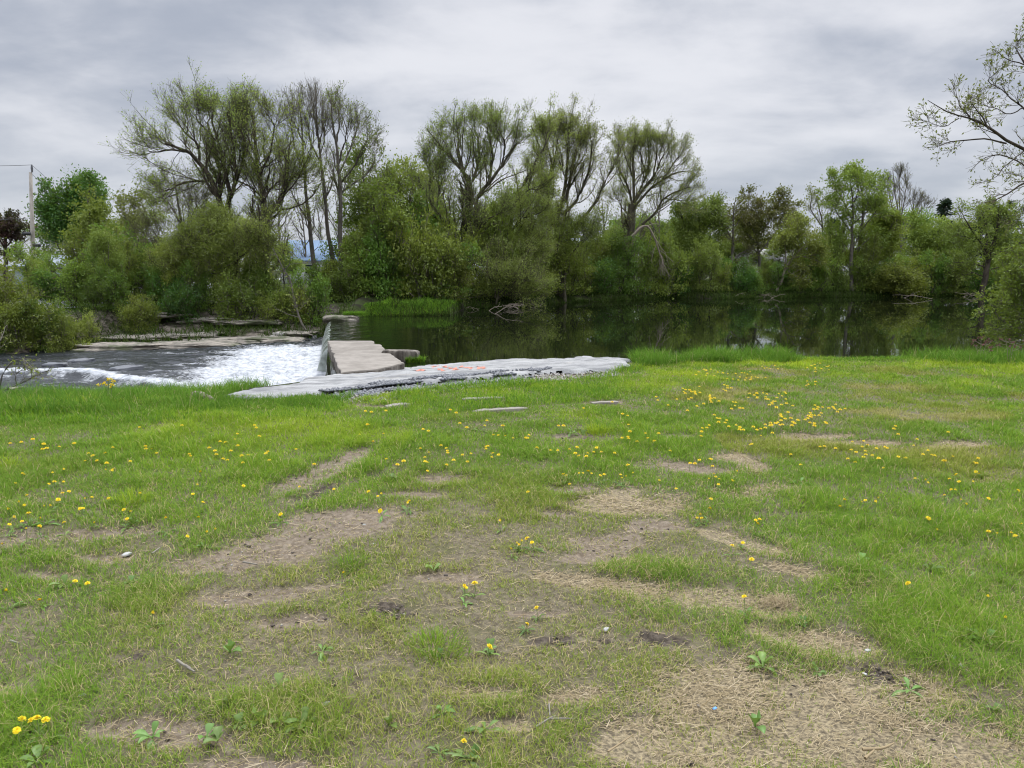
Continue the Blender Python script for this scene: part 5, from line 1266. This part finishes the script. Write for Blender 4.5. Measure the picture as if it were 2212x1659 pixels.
for k, (px, top, Y, R, lab) in enumerate([(2042, 428, 84, 2.6, 'dark spruce with layered boughs showing left of the dark spreading tree'), (2140, 432, 82, 3.2, 'dark spruce behind the dark spreading tree'), (2178, 424, 86, 3.0, 'dark spruce farthest right behind the near tree'),
                                       (1802, 470, 82, 2.4, 'dark spruce half hidden behind the pale young tree')]):
    p = at(px, top, Y); z0 = float(h(p[0], Y)); o = empty('spruce_tree', (p[0], Y, z0)); t_, l_ = conifer(70 + k, p[2] - z0, R, 90)
    t_.obj('trunk', M_bark, o); l_.obj('crown', L_spruce, o); tag(o, lab, 'tree')

# near shrubs and the overhanging tree on the right
NEAR = dict(levels=[(8, .3, .8, (20, 50), .05), (6, .2, .4, (20, 55), .0), (4, .15, .2, (20, 55), 0)], leaf_n=5, leaf=.065, asp=.42, hang=-.1, keep=.8, leaf_from=1, jit=.03, per=18, sig=.09, rmin=.004, amp=.05)
ptree('yellow_shrub', 'near yellow green shrub with arching twigs at the right edge of the pond', 'shrub', 14.6, ZS, [([(2260,775),(2230,700),(2190,640),(2150,600)],.03,.008,0),([(2265,775),(2200,720),(2140,690),(2115,660)],.025,.006,-.2),([(2270,775),(2240,640),(2215,560),(2190,520)],.03,.008,.2),([(2265,775),(2220,740),(2160,730),(2130,745)],.02,.005,-.2),([(2270,775),(2180,660),(2140,625)],.02,.006,.2),([(2275,775),(2290,640),(2280,540)],.03,.008),([(2270,775),(2210,690),(2170,575),(2160,545)],.02,.006)],
      dict(NEAR, leaf_n=6), (M_barkg, L_yel), [(2190,620,48,40,24),(2150,680,30,34,14),(2200,690,50,50,30),(2180,735,34,26,16),(2240,600,50,60,30),(2225,540,34,34,14)], 50)
ptree('overhanging_tree', 'near tree at the right edge with budding twigs reaching over the sky', 'tree', 15.2, Z7, [([(860,1640),(850,1300),(830,1000),(800,700),(785,430),(800,100),(830,-160)],.15,.012,0),([(835,1000),(900,800),(1000,640),(1080,480)],.06,.006,.6),([(800,700),(880,480),(960,300),(1000,120)],.05,.006,-.5),([(785,430),(740,200),(720,0),(740,-120)],.04,.006,.5),([(790,560),(850,330),(880,60)],.04,.006,.2),([(815,820),(720,680),(632,618),(550,585),(470,520),(420,490),(330,468),(250,440),(180,395)],.05,.006,-1),
      ([(550,585),(430,570),(300,585),(220,610),(150,620)],.022,.004,-.3,-.6),([(420,490),(350,410),(330,330)],.018,.004,.3,-.7),([(470,520),(420,420),(360,370)],.018,.004,-.2,-.7),([(825,900),(720,740),(632,760),(560,800),(480,842),(420,850)],.035,.005,.5),
      ([(720,740),(640,690),(560,640),(470,640),(400,700)],.025,.004,.5,.2),([(800,700),(700,520),(632,420),(560,360),(520,300)],.035,.005,0),([(790,560),(690,330),(640,220),(600,140),(640,80)],.035,.005,.6),([(785,500),(700,260),(560,190),(500,150)],.025,.004,.3),([(632,420),(560,450),(480,420),(420,400)],.016,.004,0),
      ([(632,618),(560,680),(500,740),(410,770)],.016,.004,-.4),([(560,360),(480,300),(480,280)],.014,.004,0),([(720,700),(660,800),(640,880),(600,960)],.025,.005,0),([(330,468),(260,500),(190,480),(140,470)],.010,.003,-.1,-.95)],
      dict(NEAR, levels=[(11, .15, .55, (25, 55), .06), (6, .2, .26, (25, 55), .04)], leaf_n=3, leaf=.062, leaf_from=1, keep=.9, jit=.02, hang=.1, amp=.04), (M_bark, L_pale), (), 51)
ptree('river_shrub', 'low green shrub on the near bank at the left edge of the river', 'shrub', 11.5, ZI, [([(-10,850),(10,800),(40,770),(75,790)],.018,.004,0),([(-10,850),(20,830),(55,810),(85,795)],.014,.004,0),([(-20,850),(-10,760),(10,700)],.02,.005),([(30,850),(36,815),(48,790)],.012,.004,0)],
      dict(NEAR, levels=[(6, .35, .35, (20, 50), .05), (4, .2, .18, (20, 55), .0)], leaf_n=3, leaf=.045), (M_barkg, L_yel), (), 52)
ptree('river_shrub', 'tall green shrub with young shoots at the left edge beyond the river', 'shrub', 27, ZI, [([(10,790),(15,700),(25,620),(20,540)],.04,.01),([(12,790),(60,700),(80,640)],.03,.008),([(8,790),(-30,680),(-40,560)],.03,.01),([(14,790),(70,740),(120,700)],.025,.008)],
      dict(LEAFY, leaf=.10, sig=.16, leaf_n=5, levels=[(9, .2, 1.0, (20, 50), .1), (6, .15, .5, (20, 50), .05)]), (M_barkg, L_yel), [(10,600,34,50,36),(50,680,46,30,34),(15,690,50,30,36),(110,685,44,22,24),(-20,650,40,50,36)], 53)

# undergrowth shrubs: a few kinds, copied along the banks
def proto_shrub(seed, mats, spec, tall=1.0):
    r = RS(seed); root = empty('shrub', (0, 0, 0)); limbs = []; bl = []
    for k in range(6):
        a = r.rand() * 6.28; sp = .35 + .5 * r.rand(); H = tall * (.8 + .9 * r.rand())
        limbs.append((np.array([[0, 0, 0], [math.cos(a) * sp * .4, math.sin(a) * sp * .4, H * .5], [math.cos(a) * sp, math.sin(a) * sp, H]]), .03, .008))
        bl.append(((math.cos(a) * sp * .9, math.sin(a) * sp * .9, H * (.55 + .4 * r.rand())), (.5, .45, .42 * tall), 22))
    bl.append(((0, 0, .3), (.9, .8, .3), 40))
    build_tree('shrub', root, limbs, spec, mats, bl, seed)
    return root
SH = dict(levels=[(8, .25, .6, (15, 45), .12), (6, .15, .32, (20, 50), .08)], leaf_n=5, leaf=.085, asp=.5, hang=-.1, leaf_from=0, jit=.04, per=26, sig=.15, rmin=.006)
SHP = [proto_shrub(200 + k, mt, SH, t) for k, (mt, t) in enumerate([((M_bark, L_green), 1.1), ((M_barkg, L_yel), 1.3), ((M_bark, L_olive), 1.5), ((M_bark, L_deep), .9), ((M_barkg, L_brown), 1.2)])]
KIND = ['fresh green', 'yellow green', 'olive green', 'deep green', 'bronze']
used = set()
def put_shrub(k, x, y, s, where, rr):
    z = float(h(x, y)) - .05
    if k not in used: o = SHP[k]; used.add(k); o.location = (x, y, z); o.rotation_euler = (0, 0, rr.rand() * 6); o.scale = (s, s, s * (.8 + .4 * rr.rand()))
    else: o = copy_thing(SHP[k], (x, y, z), rr.rand() * 6, (s * .9, s * .9, s * (.8 + .65 * rr.rand())))
    lab = KIND[k] + ' shrub ' + where
    tag(o, lab, 'shrub', lab)
rr = RS(77); put_upright = []
for px in np.arange(80, 700, 26):                       # river bank
    Y = 33.5 + 4 * rr.rand(); p = at(px + rr.randn() * 8, 600, Y)
    k = rr.choice([0, 0, 1, 2, 3]); put_shrub(k, p[0], max(Y - 1, float(far_edge(p[0])) + 3.6), .7 + .5 * rr.rand(), 'at the foot of the trees on the river bank', rr)
for px in np.arange(-40, 330, 22):
    p = at(px + rr.randn() * 6, 600, 30); Y = float(far_edge(p[0])) + 1.6 + 1.8 * rr.rand(); p = at(px, 600, Y)
    put_shrub(rr.choice([0, 1, 1, 2]), p[0], Y, .45 + .45 * rr.rand(), 'hanging over the far edge of the rushing river', rr)
for px in (175, 225, 262, 330, 365):
    Y = 33.0 + 3.5 * rr.rand(); p = at(px + rr.randn() * 6, 600, Y); k = rr.choice([1, 2, 2, 0])
    put_upright.append((k, px, 540 + rr.randn() * 26, max(Y, float(far_edge(p[0])) + 4)))
for px in np.arange(700, 990, 24):
    Y = 38.6 + 2 * rr.rand(); p = at(px + rr.randn() * 8, 600, Y); put_shrub(rr.choice([0, 1, 1, 2]), p[0], Y, .9 + .7 * rr.rand(), 'behind the bright grass strip by the weir', rr)
for px in np.arange(750, 1000, 40):
    Y = 42 + 2 * rr.rand(); p = at(px + rr.randn() * 8, 600, Y); put_shrub(rr.choice([0, 1, 2]), p[0], Y, 1.5 + .7 * rr.rand(), 'in the thicket left of the big willow', rr)
for px in np.arange(1080, 1500, 26):
    p = at(px + rr.randn() * 8, 600, 50); Y = float(far_edge(p[0] * 1.05)) + 1.2 + 2 * rr.rand(); p = at(px, 600, Y)
    put_shrub(rr.choice([0, 0, 2, 3, 1]), p[0], Y, 1.1 + .8 * rr.rand(), 'along the pond under the willows', rr)
for px in np.arange(1440, 2190, 24):
    p = at(px + rr.randn() * 8, 600, 58); Y = float(far_edge(p[0] * 1.03)) + 1.0 + 2.2 * rr.rand(); p = at(px, 600, Y)
    put_shrub(rr.choice([0, 0, 0, 1, 2, 3, 4]), p[0], Y, .9 + .8 * rr.rand(), 'on the far pond bank under the right trees', rr)

# trees standing behind: a few kinds, copied
def proto_tree(seed, mats, spec, H=7.0, nl=7, dense=40, spread=1.6):
    r = RS(seed); root = empty('background_tree', (0, 0, 0)); limbs = [(np.array([[0, 0, -.2], [r.randn() * .15, r.randn() * .15, H * .45], [r.randn() * .4, r.randn() * .4, H * .95]]), .14, .02)]; bl = []
    for k in range(nl):
        a = r.rand() * 6.28; t = .18 + .62 * k / nl; sp = spread * (.6 + .7 * r.rand()) * (1.15 - t * .6); z = H * t
        e = np.array([math.cos(a) * sp, math.sin(a) * sp, z + H * (.18 + .14 * r.rand())])
        limbs.append((np.array([[0, 0, z], e * .5 + [0, 0, z * .5 + .1], e]), .06, .012))
        if dense: bl.append((tuple(e), (.95, .9, .8), int(dense * (.6 + .8 * r.rand()))))
    if dense: bl.append(((0, 0, H * .86), (.8, .8, .9), dense)); bl.append(((0, 0, H * .45), (1.1, 1.1, 1.3), dense))
    build_tree('background_tree', root, limbs, spec, mats, bl, seed)
    return root
BT = dict(LEAFY, levels=[(7, .25, 1.3, (25, 55), .08), (6, .15, .7, (25, 55), .05)], leaf=.15, leaf_n=5, per=28, sig=.28)
BTS = [((M_barkg, L_olive), BT, 7, 7, 40), ((M_bark, L_green), BT, 6, 7, 46), ((M_barkg, L_yel), dict(BT, leaf_n=3), 7, 8, 24), ((M_barkg, L_brown), dict(BT, leaf_n=3, keep=.7), 7, 8, 12), ((M_barkg, L_pale), dict(BT, leaf_n=2, keep=.6, leaf=.15), 7, 9, 0)]
BTP = [proto_tree(300 + k, m, s, H, nl, d) for k, (m, s, H, nl, d) in enumerate(BTS)]
BK = ['olive', 'deep green', 'yellow green', 'bronze tinged', 'almost bare']; usedb = set()
def put_tree(k, px, top, Y, where, rr, wide=1.0):
    p = at(px, top, Y); z = float(h(p[0], Y)); s = (p[2] - z) / BTS[k][2] / .98
    w = s * wide; loc = (p[0], Y, z - .05); rz = rr.rand() * 6
    if k not in usedb: o = BTP[k]; usedb.add(k); o.location = loc; o.rotation_euler = (0, 0, rz); o.scale = (w, w, s)
    else: o = copy_thing(BTP[k], loc, rz, (w, w, s))
    lab = BK[k] + ' tree ' + where; tag(o, lab, 'tree', lab)
for px in [q for q in np.arange(1400, 2230, 34) if not 1745 < q < 1812]:
    put_tree(rr.choice([0, 0, 2, 3, 4, 1]), px + rr.randn() * 10, 478 + rr.randn() * 14, 125 + 25 * rr.rand(), 'in the distant row behind the right bank', rr, 1.0)
for px in [q for q in np.arange(1420, 2230, 44) if not 1735 < q < 1815]:
    put_tree(rr.choice([0, 0, 2, 1]), px + rr.randn() * 10, 545 + rr.randn() * 15, 64 + 3 * rr.rand(), 'low among the right bank trunks', rr, 1.4)
for px in np.arange(800, 1440, 40):
    put_tree(rr.choice([0, 1, 0, 1, 2]), px + rr.randn() * 10, 488 + rr.randn() * 14, 80 + 18 * rr.rand(), 'filling in behind the willows', rr, 1.0)
for px in np.arange(1130, 1340, 38):
    put_tree(rr.choice([0, 1]), px + rr.randn() * 8, 520 + rr.randn() * 14, 54 + 2 * rr.rand(), 'low between the middle and right willows', rr, 1.5)
for px in list(np.arange(205, 610, 50)) + [770, 800]:
    put_tree(rr.choice([0, 1, 0, 2]), px + rr.randn() * 10, 528 + rr.randn() * 14, 45 + 5 * rr.rand(), 'low behind the left bank', rr, 1.3)
for px in np.arange(760, 960, 36):
    put_tree(rr.choice([2, 0, 4]), px + rr.randn() * 8, 450 + rr.randn() * 25, 46 + 4 * rr.rand(), 'thin stemmed beside the big willow', rr, .8)
for px in list(np.arange(560, 900, 42)) + list(np.arange(900, 1480, 58)):
    put_tree(4 if 590 < px < 745 else rr.choice([4, 4, 2]), px + rr.randn() * 8, 405 + rr.randn() * 28, 60 + 8 * rr.rand(), 'with thin twigs showing between the big crowns', rr, .85)
for k, px, top, Y in put_upright: put_tree(k, px, top, Y, 'upright on the left river bank in front of the road', rr, .8)
for px in np.arange(-40, 620, 60):
    put_tree(rr.choice([4, 0, 2]), px + rr.randn() * 10, 480 + rr.randn() * 14, 70 + 8 * rr.rand(), 'far beyond the houses on the left', rr, 1.2)

# driftwood tangle at the foot of the big willow, single sticks
rr = RS(88)
def drift(px0, px1, py, n, Yo, lab, grp, Ls=1.4):
    for k in range(n):
        c = gnd(px0 + (px1 - px0) * rr.rand(), py + rr.randn() * 4, ZP); L = Ls * (.5 + .9 * rr.rand()); a = rr.randn() * .7 + (3.14 if rr.rand() < .5 else 0); e = (rr.rand() - .3) * .5
        c[1] += Yo + .8 * rr.rand()
        d = np.array([math.cos(a) * math.cos(e), math.sin(a) * .5, math.sin(e)])
        p = np.stack([-d * L * .5, rr.randn(3) * .07 + [0, 0, .08], d * L * .5])
        A = Acc(); ln = smooth_line(p, 8, rr, .05); A.add(*tubes(ln[None], np.linspace(.02, .008, 8)[None], 5))
        q, qr = spawn(ln[None], np.full((1, 8), .025), 3, .3, .5, (25, 60), rr, 3, .15, .0, rmin=.01); A.add(*tubes(q, qr, 4))
        o = A.obj('driftwood', M_deadwood, loc=(c[0], c[1], max(float(h(c[0], c[1])), ZP) + .02 + .16 * rr.rand()), smooth=True); tag(o, lab, 'driftwood', grp)
drift(985, 1165, 665, 18, -.1, 'bare driftwood stick in the tangle under the big willow', 'driftwood tangle')
drift(1600, 1720, 640, 10, 0, 'bare branch lying at the waterline below the crooked tree', 'waterline branches', 1.8)
drift(1790, 1990, 638, 9, 0, 'dark log lying along the far waterline on the right', 'waterline logs', 2.2)
drift(2070, 2125, 638, 8, 0, 'pale branch piled at the foot of the dark spreading tree', 'branch pile', 1.8)
for k in range(16):
    c = gnd(130 + 420 * rr.rand(), 714 + 16 * rr.rand(), -.9); L = 1.5 * (.6 + rr.rand())
    a = rr.randn() * .4; p = np.array([[-L / 2, 0, 0], [0, rr.randn() * .1, .12], [L / 2 * math.cos(a), L / 2 * math.sin(a), .25 * rr.rand()]])
    V, Q = tubes(smooth_line(p, 7)[None], np.linspace(.03, .012, 7)[None], 4)
    o = mobj('fallen_branch', V, Q, M_deadwood, smooth=True, loc=(c[0], c[1], float(h(c[0], c[1])) + .05)); tag(o, 'fallen brown branch above the rock ledges on the river bank', 'branch', 'fallen branches on the river bank')

# ------------------------------------------------------------------ houses, road, pole
def house(name, lab, px0, px1, rowe, rowr, Y, wallc, roofc, dep, wins, hip=0):
    a = at(px0, rowe, Y); b = at(px1, rowe, Y); rz = at((px0 + px1) / 2, rowr, Y + dep / 2)[2]
    x0, x1, ez = a[0], b[0], a[2]; gz = float(h((x0 + x1) / 2, Y)) - .4
    root = empty(name, ((x0 + x1) / 2, Y, gz)); mw = flat_mat(name + '_wall', wallc, .8, .05, 4, .05); mr = flat_mat(name + '_roof', roofc, .5, .08, 3, .05)
    W = (x1 - x0) / 2; H = ez - gz
    V, Q = box((0, dep / 2, H / 2), (W * 2, dep, H)); mobj('wall', V, Q, mw, root)
    o = .35; R = rz - gz; hp = hip
    V = np.array([[-W - o, -o, H - .02], [W + o, -o, H - .02], [W + o, dep + o, H - .02], [-W - o, dep + o, H - .02], [-W - o + hp, dep / 2, R], [W + o - hp, dep / 2, R],
                  [-W - o, -o, H - .14], [W + o, -o, H - .14], [W + o, dep + o, H - .14], [-W - o, dep + o, H - .14]])
    Q = np.array([[0, 1, 5, 4], [2, 3, 4, 5], [3, 0, 4, 4], [1, 2, 5, 5], [6, 7, 1, 0], [7, 8, 2, 1], [8, 9, 3, 2], [9, 6, 0, 3], [9, 8, 7, 6]])
    T = np.concatenate([Q[[0, 1, 4, 5, 6, 7, 8]][:, [0, 1, 2]], Q[[0, 1, 4, 5, 6, 7, 8]][:, [0, 2, 3]], Q[[2, 3]][:, [0, 1, 2]]])
    mobj('roof', V, T, mr, root)
    mg = flat_mat(name + '_pane', (.03, .035, .04), .15, .1); mf = flat_mat(name + '_frame', (.75, .75, .73), .6, .05)
    for wx, wz, ww, wh in wins:
        V, Q = box((wx * W, -.015, H * wz), (ww + .14, .05, wh + .14)); f = mobj('window', V, Q, mf, root)
        V, Q = box((wx * W, -.045, H * wz), (ww, .03, wh)); mobj('pane', V, Q, mg, f)
    return tag(root, lab, 'house')
house('blue_roofed_house', 'white house with a light blue metal roof seen through the left trees', 606, 770, 561, 519, 60, (.42, .43, .42), (.14, .22, .34), 7, [(-.2, .68, 1.0, .7), (.35, .68, 1.0, .7), (-.7, .68, .8, .7)])
house('low_house', 'low house with a pale metal roof by the utility pole', 30, 205, 573, 551, 52, (.30, .36, .36), (.34, .38, .41), 6, [(-.3, .6, .9, .7), (.4, .6, .9, .7)], 1.2)
house('white_shed', 'long white shed glimpsed behind the big willow trunk', 915, 1075, 577, 566, 60, (.50, .51, .52), (.4, .42, .44), 5, [(.6, .55, .8, .6)])
house('grey_house', 'pale grey house hidden between the middle and right willows', 1190, 1330, 545, 515, 74, (.48, .52, .56), (.36, .41, .46), 7, [(-.3, .65, 1, .8), (.4, .65, 1, .8)])
house('dark_roofed_house', 'house with a dark roof behind the crooked tree on the right', 1625, 1760, 566, 538, 90, (.50, .51, .50), (.045, .045, .05), 8, [(-.5, .6, 1.1, .8), (.3, .6, 1.1, .8)])
rp = [gnd(a, b, .38)[:2] for a, b in [(-200, 648), (200, 640), (330, 632), (450, 618), (560, 611), (700, 607)]]
L = smooth_line(np.c_[np.array(rp), np.zeros(6)], 60)[:, :2]; T = unit(np.gradient(L, axis=0)); Nn = np.stack([-T[:, 1], T[:, 0]], -1)
rows = [L + Nn * q for q in np.linspace(-2.4, 2.4, 5)]
V = np.concatenate([np.c_[q, h(q[:, 0], q[:, 1]) + .06] for q in rows]); n = 60
Q = np.concatenate([np.stack([np.arange(n - 1), np.arange(1, n), np.arange(1, n) + n, np.arange(n - 1) + n], -1) + k * n for k in range(4)])[:, ::-1]
o = mobj('road', V, Q, flat_mat('gravel_road', (.24, .24, .245), .8, .15, 3, .3), smooth=True); tag(o, kind='structure')

pt = at(66, 372, 47); pb = at(75, 640, 47); pz = float(h(pb[0], 47)); pb = np.array([pb[0], 47, pz - .3])
root = empty('utility_pole', (pb[0], 47, pz)); tag(root, 'weathered wooden utility pole with cables beside the dark maple', 'utility pole'); P0 = np.array([pb[0], 47, pz])
V, Q = tubes(np.stack([pb, (pb + pt) / 2, pt])[None] - P0, np.array([[.13, .12, .09]]), 12)
capq = np.array([[24, 24 + i, 24 + i + 1, 24 + i + 1] for i in range(1, 11)])
po = mobj('pole', V, np.concatenate([Q, np.array([[24, 24 + i, 24 + i + 1, 24 + i + 2] for i in range(1, 10, 2)])]), M_pole, root, smooth=True)
M_dark = flat_mat('dark_metal', (.03, .03, .032), .5, .1); M_ins = flat_mat('insulator_grey', (.12, .12, .13), .35, .1)
V, Q = tubes(np.array([[[.10, 0, 0], [.11, 0, .25], [.12, 0, .47]]]) + (pt - P0), np.array([[.05, .07, .04]]), 8); mobj('insulator', V, Q, M_ins, root, smooth=True)
for q in (505, 530):
    c = at(72, q, 46.8) - P0; V, Q = box(c + [-.35 if q == 505 else .3, -.12, 0], (.45, .16, .20)); mobj('cable_box', V, Q, M_dark, root)
def wire(p0, p1, sag, lab, rad=.014):
    t = np.linspace(0, 1, 24)[:, None]; L = p0 * (1 - t) + p1 * t; L[:, 2] -= (4 * sag * t * (1 - t))[:, 0]
    V, Q = tubes(L[None], np.full((1, 24), rad), 4); o = mobj('power_line', V - L[0], Q, M_dark, loc=L[0], smooth=True); tag(o, lab, 'power line')
top = pt + np.array([.12, 0, .45])
wire(top, at(-260, 340, 52), .25, 'top power line running left from the pole')
wire(top, at(330, 560, 95), .5, 'upper power line sloping right from the pole top')
wire(pt + np.array([.1, 0, -.15]), at(330, 575, 95), .5, 'second power line sloping right from below the pole top')
wire(at(73, 470, 47), at(-260, 460, 52), .3, 'middle cable running left from the pole')
wire(at(74, 512, 47), at(300, 548, 60), .3, 'lower cable running right from the pole behind the trees')
wire(at(1960, 468, 100), at(2120, 435, 80), .2, 'thin cable beside the far right spruce')

# ------------------------------------------------------------------ sky, sun, camera
SUN_EL, SUN_AZ = math.radians(52), math.radians(12)
w = bpy.data.worlds.new('World'); scene.world = w; w.use_nodes = True
nt = w.node_tree; nt.nodes.clear(); b = NB(nt)
out = nt.nodes.new('ShaderNodeOutputWorld'); bg = nt.nodes.new('ShaderNodeBackground'); nt.links.new(bg.outputs[0], out.inputs[0])
sky = b.n('ShaderNodeTexSky', sky_type='NISHITA', sun_disc=False); sky.sun_elevation = SUN_EL; sky.sun_rotation = SUN_AZ
tc = b.n('ShaderNodeTexCoord').outputs['Generated']
sep = b.n('ShaderNodeSeparateXYZ', i_Vector=tc)
z = b.math('MAXIMUM', sep.outputs[2], 0.0); zz = b.math('ADD', z, .24)
cx = b.math('DIVIDE', sep.outputs[0], zz); cy = b.math('DIVIDE', sep.outputs[1], zz)
cv = b.n('ShaderNodeCombineXYZ'); nt.links.new(cx, cv.inputs[0]); nt.links.new(cy, cv.inputs[1])
v1 = b.scale(cv.outputs[0], (1.25, 2.3, 1))
mp = nt.nodes.new('ShaderNodeMapping'); nt.links.new(v1, mp.inputs['Vector']); mp.inputs['Location'].default_value = (5.3, 2.2, 0)
n1 = b.n('ShaderNodeTexNoise', i_Scale=1.45, i_Detail=6, i_Roughness=.5, i_Distortion=.15, i_Vector=mp.outputs[0])
n2 = b.n('ShaderNodeTexNoise', i_Scale=.55, i_Detail=4, i_Roughness=.5, i_Vector=mp.outputs[0])
mp2 = nt.nodes.new('ShaderNodeMapping'); nt.links.new(tc, mp2.inputs['Vector']); mp2.inputs['Scale'].default_value = (1, 1, 2.6); mp2.inputs['Location'].default_value = (.7, .2, .45)
n3 = b.n('ShaderNodeTexNoise', i_Scale=4.2, i_Detail=7, i_Roughness=.54, i_Distortion=.25, i_Vector=mp2.outputs[0])
dn = b.math('ADD', b.math('MULTIPLY', n1.outputs['Fac'], .34), b.math('MULTIPLY', n2.outputs['Fac'], .20))
dn = b.math('ADD', dn, b.math('MULTIPLY', n3.outputs['Fac'], .46))
# thinner cloud where the sun stands behind it
def blob(px, py, wd):
    d = ray(px, py); d = np.array([float(q) for q in d]); d /= np.linalg.norm(d)
    dt = b.n('ShaderNodeVectorMath', operation='DOT_PRODUCT'); nt.links.new(tc, dt.inputs[0]); dt.inputs[1].default_value = tuple(d)
    return b.ramp(dt.outputs['Value'], math.cos(wd), 1.0)
glow = b.math('ADD', b.math('MULTIPLY', blob(1150, 130, .36), .105), b.math('MULTIPLY', blob(60, 300, .5), .03))
dn = b.math('ADD', dn, glow)
col = b.mix(b.ramp(dn, .40, .67), (.46, .50, .59), (.88, .89, .94))
hz = b.ramp(z, .0, .22, 1, 0)
col = b.mix(b.math('MULTIPLY', hz, .55), col, (.56, .61, .69))
# overcast skies are brightest overhead
zen = b.ramp(z, .31, .80, 1.0, 5.0)
cl = b.n('ShaderNodeVectorMath', operation='SCALE'); nt.links.new(col, cl.inputs[0]); b.put(cl.inputs['Scale'], b.math('MULTIPLY', zen, 5.0))
fin = b.mix(.96, sky.outputs[0], cl.outputs[0])
nt.links.new(fin, bg.inputs[0]); bg.inputs[1].default_value = .10
sun = bpy.data.lights.new('sun', 'SUN'); sun.energy = 1.4; sun.angle = math.radians(16); sun.color = (1, .97, .92)
so = bpy.data.objects.new('sun', sun); COL.objects.link(so)
so.rotation_euler = (math.pi / 2 - SUN_EL, 0, -SUN_AZ + math.pi); so.location = (0, 0, 40)
from mathutils import Vector
sd = Vector((math.sin(SUN_AZ) * math.cos(SUN_EL), math.cos(SUN_AZ) * math.cos(SUN_EL), math.sin(SUN_EL)))
so.rotation_euler = sd.to_track_quat('Z', 'Y').to_euler()

cam = bpy.data.cameras.new('camera'); co = bpy.data.objects.new('camera', cam); COL.objects.link(co)
cam.sensor_width = 36; cam.lens = 36 * F / 2212; cam.clip_start = .05; cam.clip_end = 3000
co.location = (0, 0, EYE); co.rotation_euler = (math.pi / 2 - PIT, 0, 0); scene.camera = co
scene.view_settings.view_transform = 'Standard'; scene.view_settings.look = 'None'; scene.view_settings.exposure = 0.85; scene.view_settings.gamma = 1
scene.cycles.max_bounces = 8; scene.cycles.diffuse_bounces = 5; scene.cycles.glossy_bounces = 3; scene.cycles.transmission_bounces = 4; scene.cycles.filter_width = 1.1
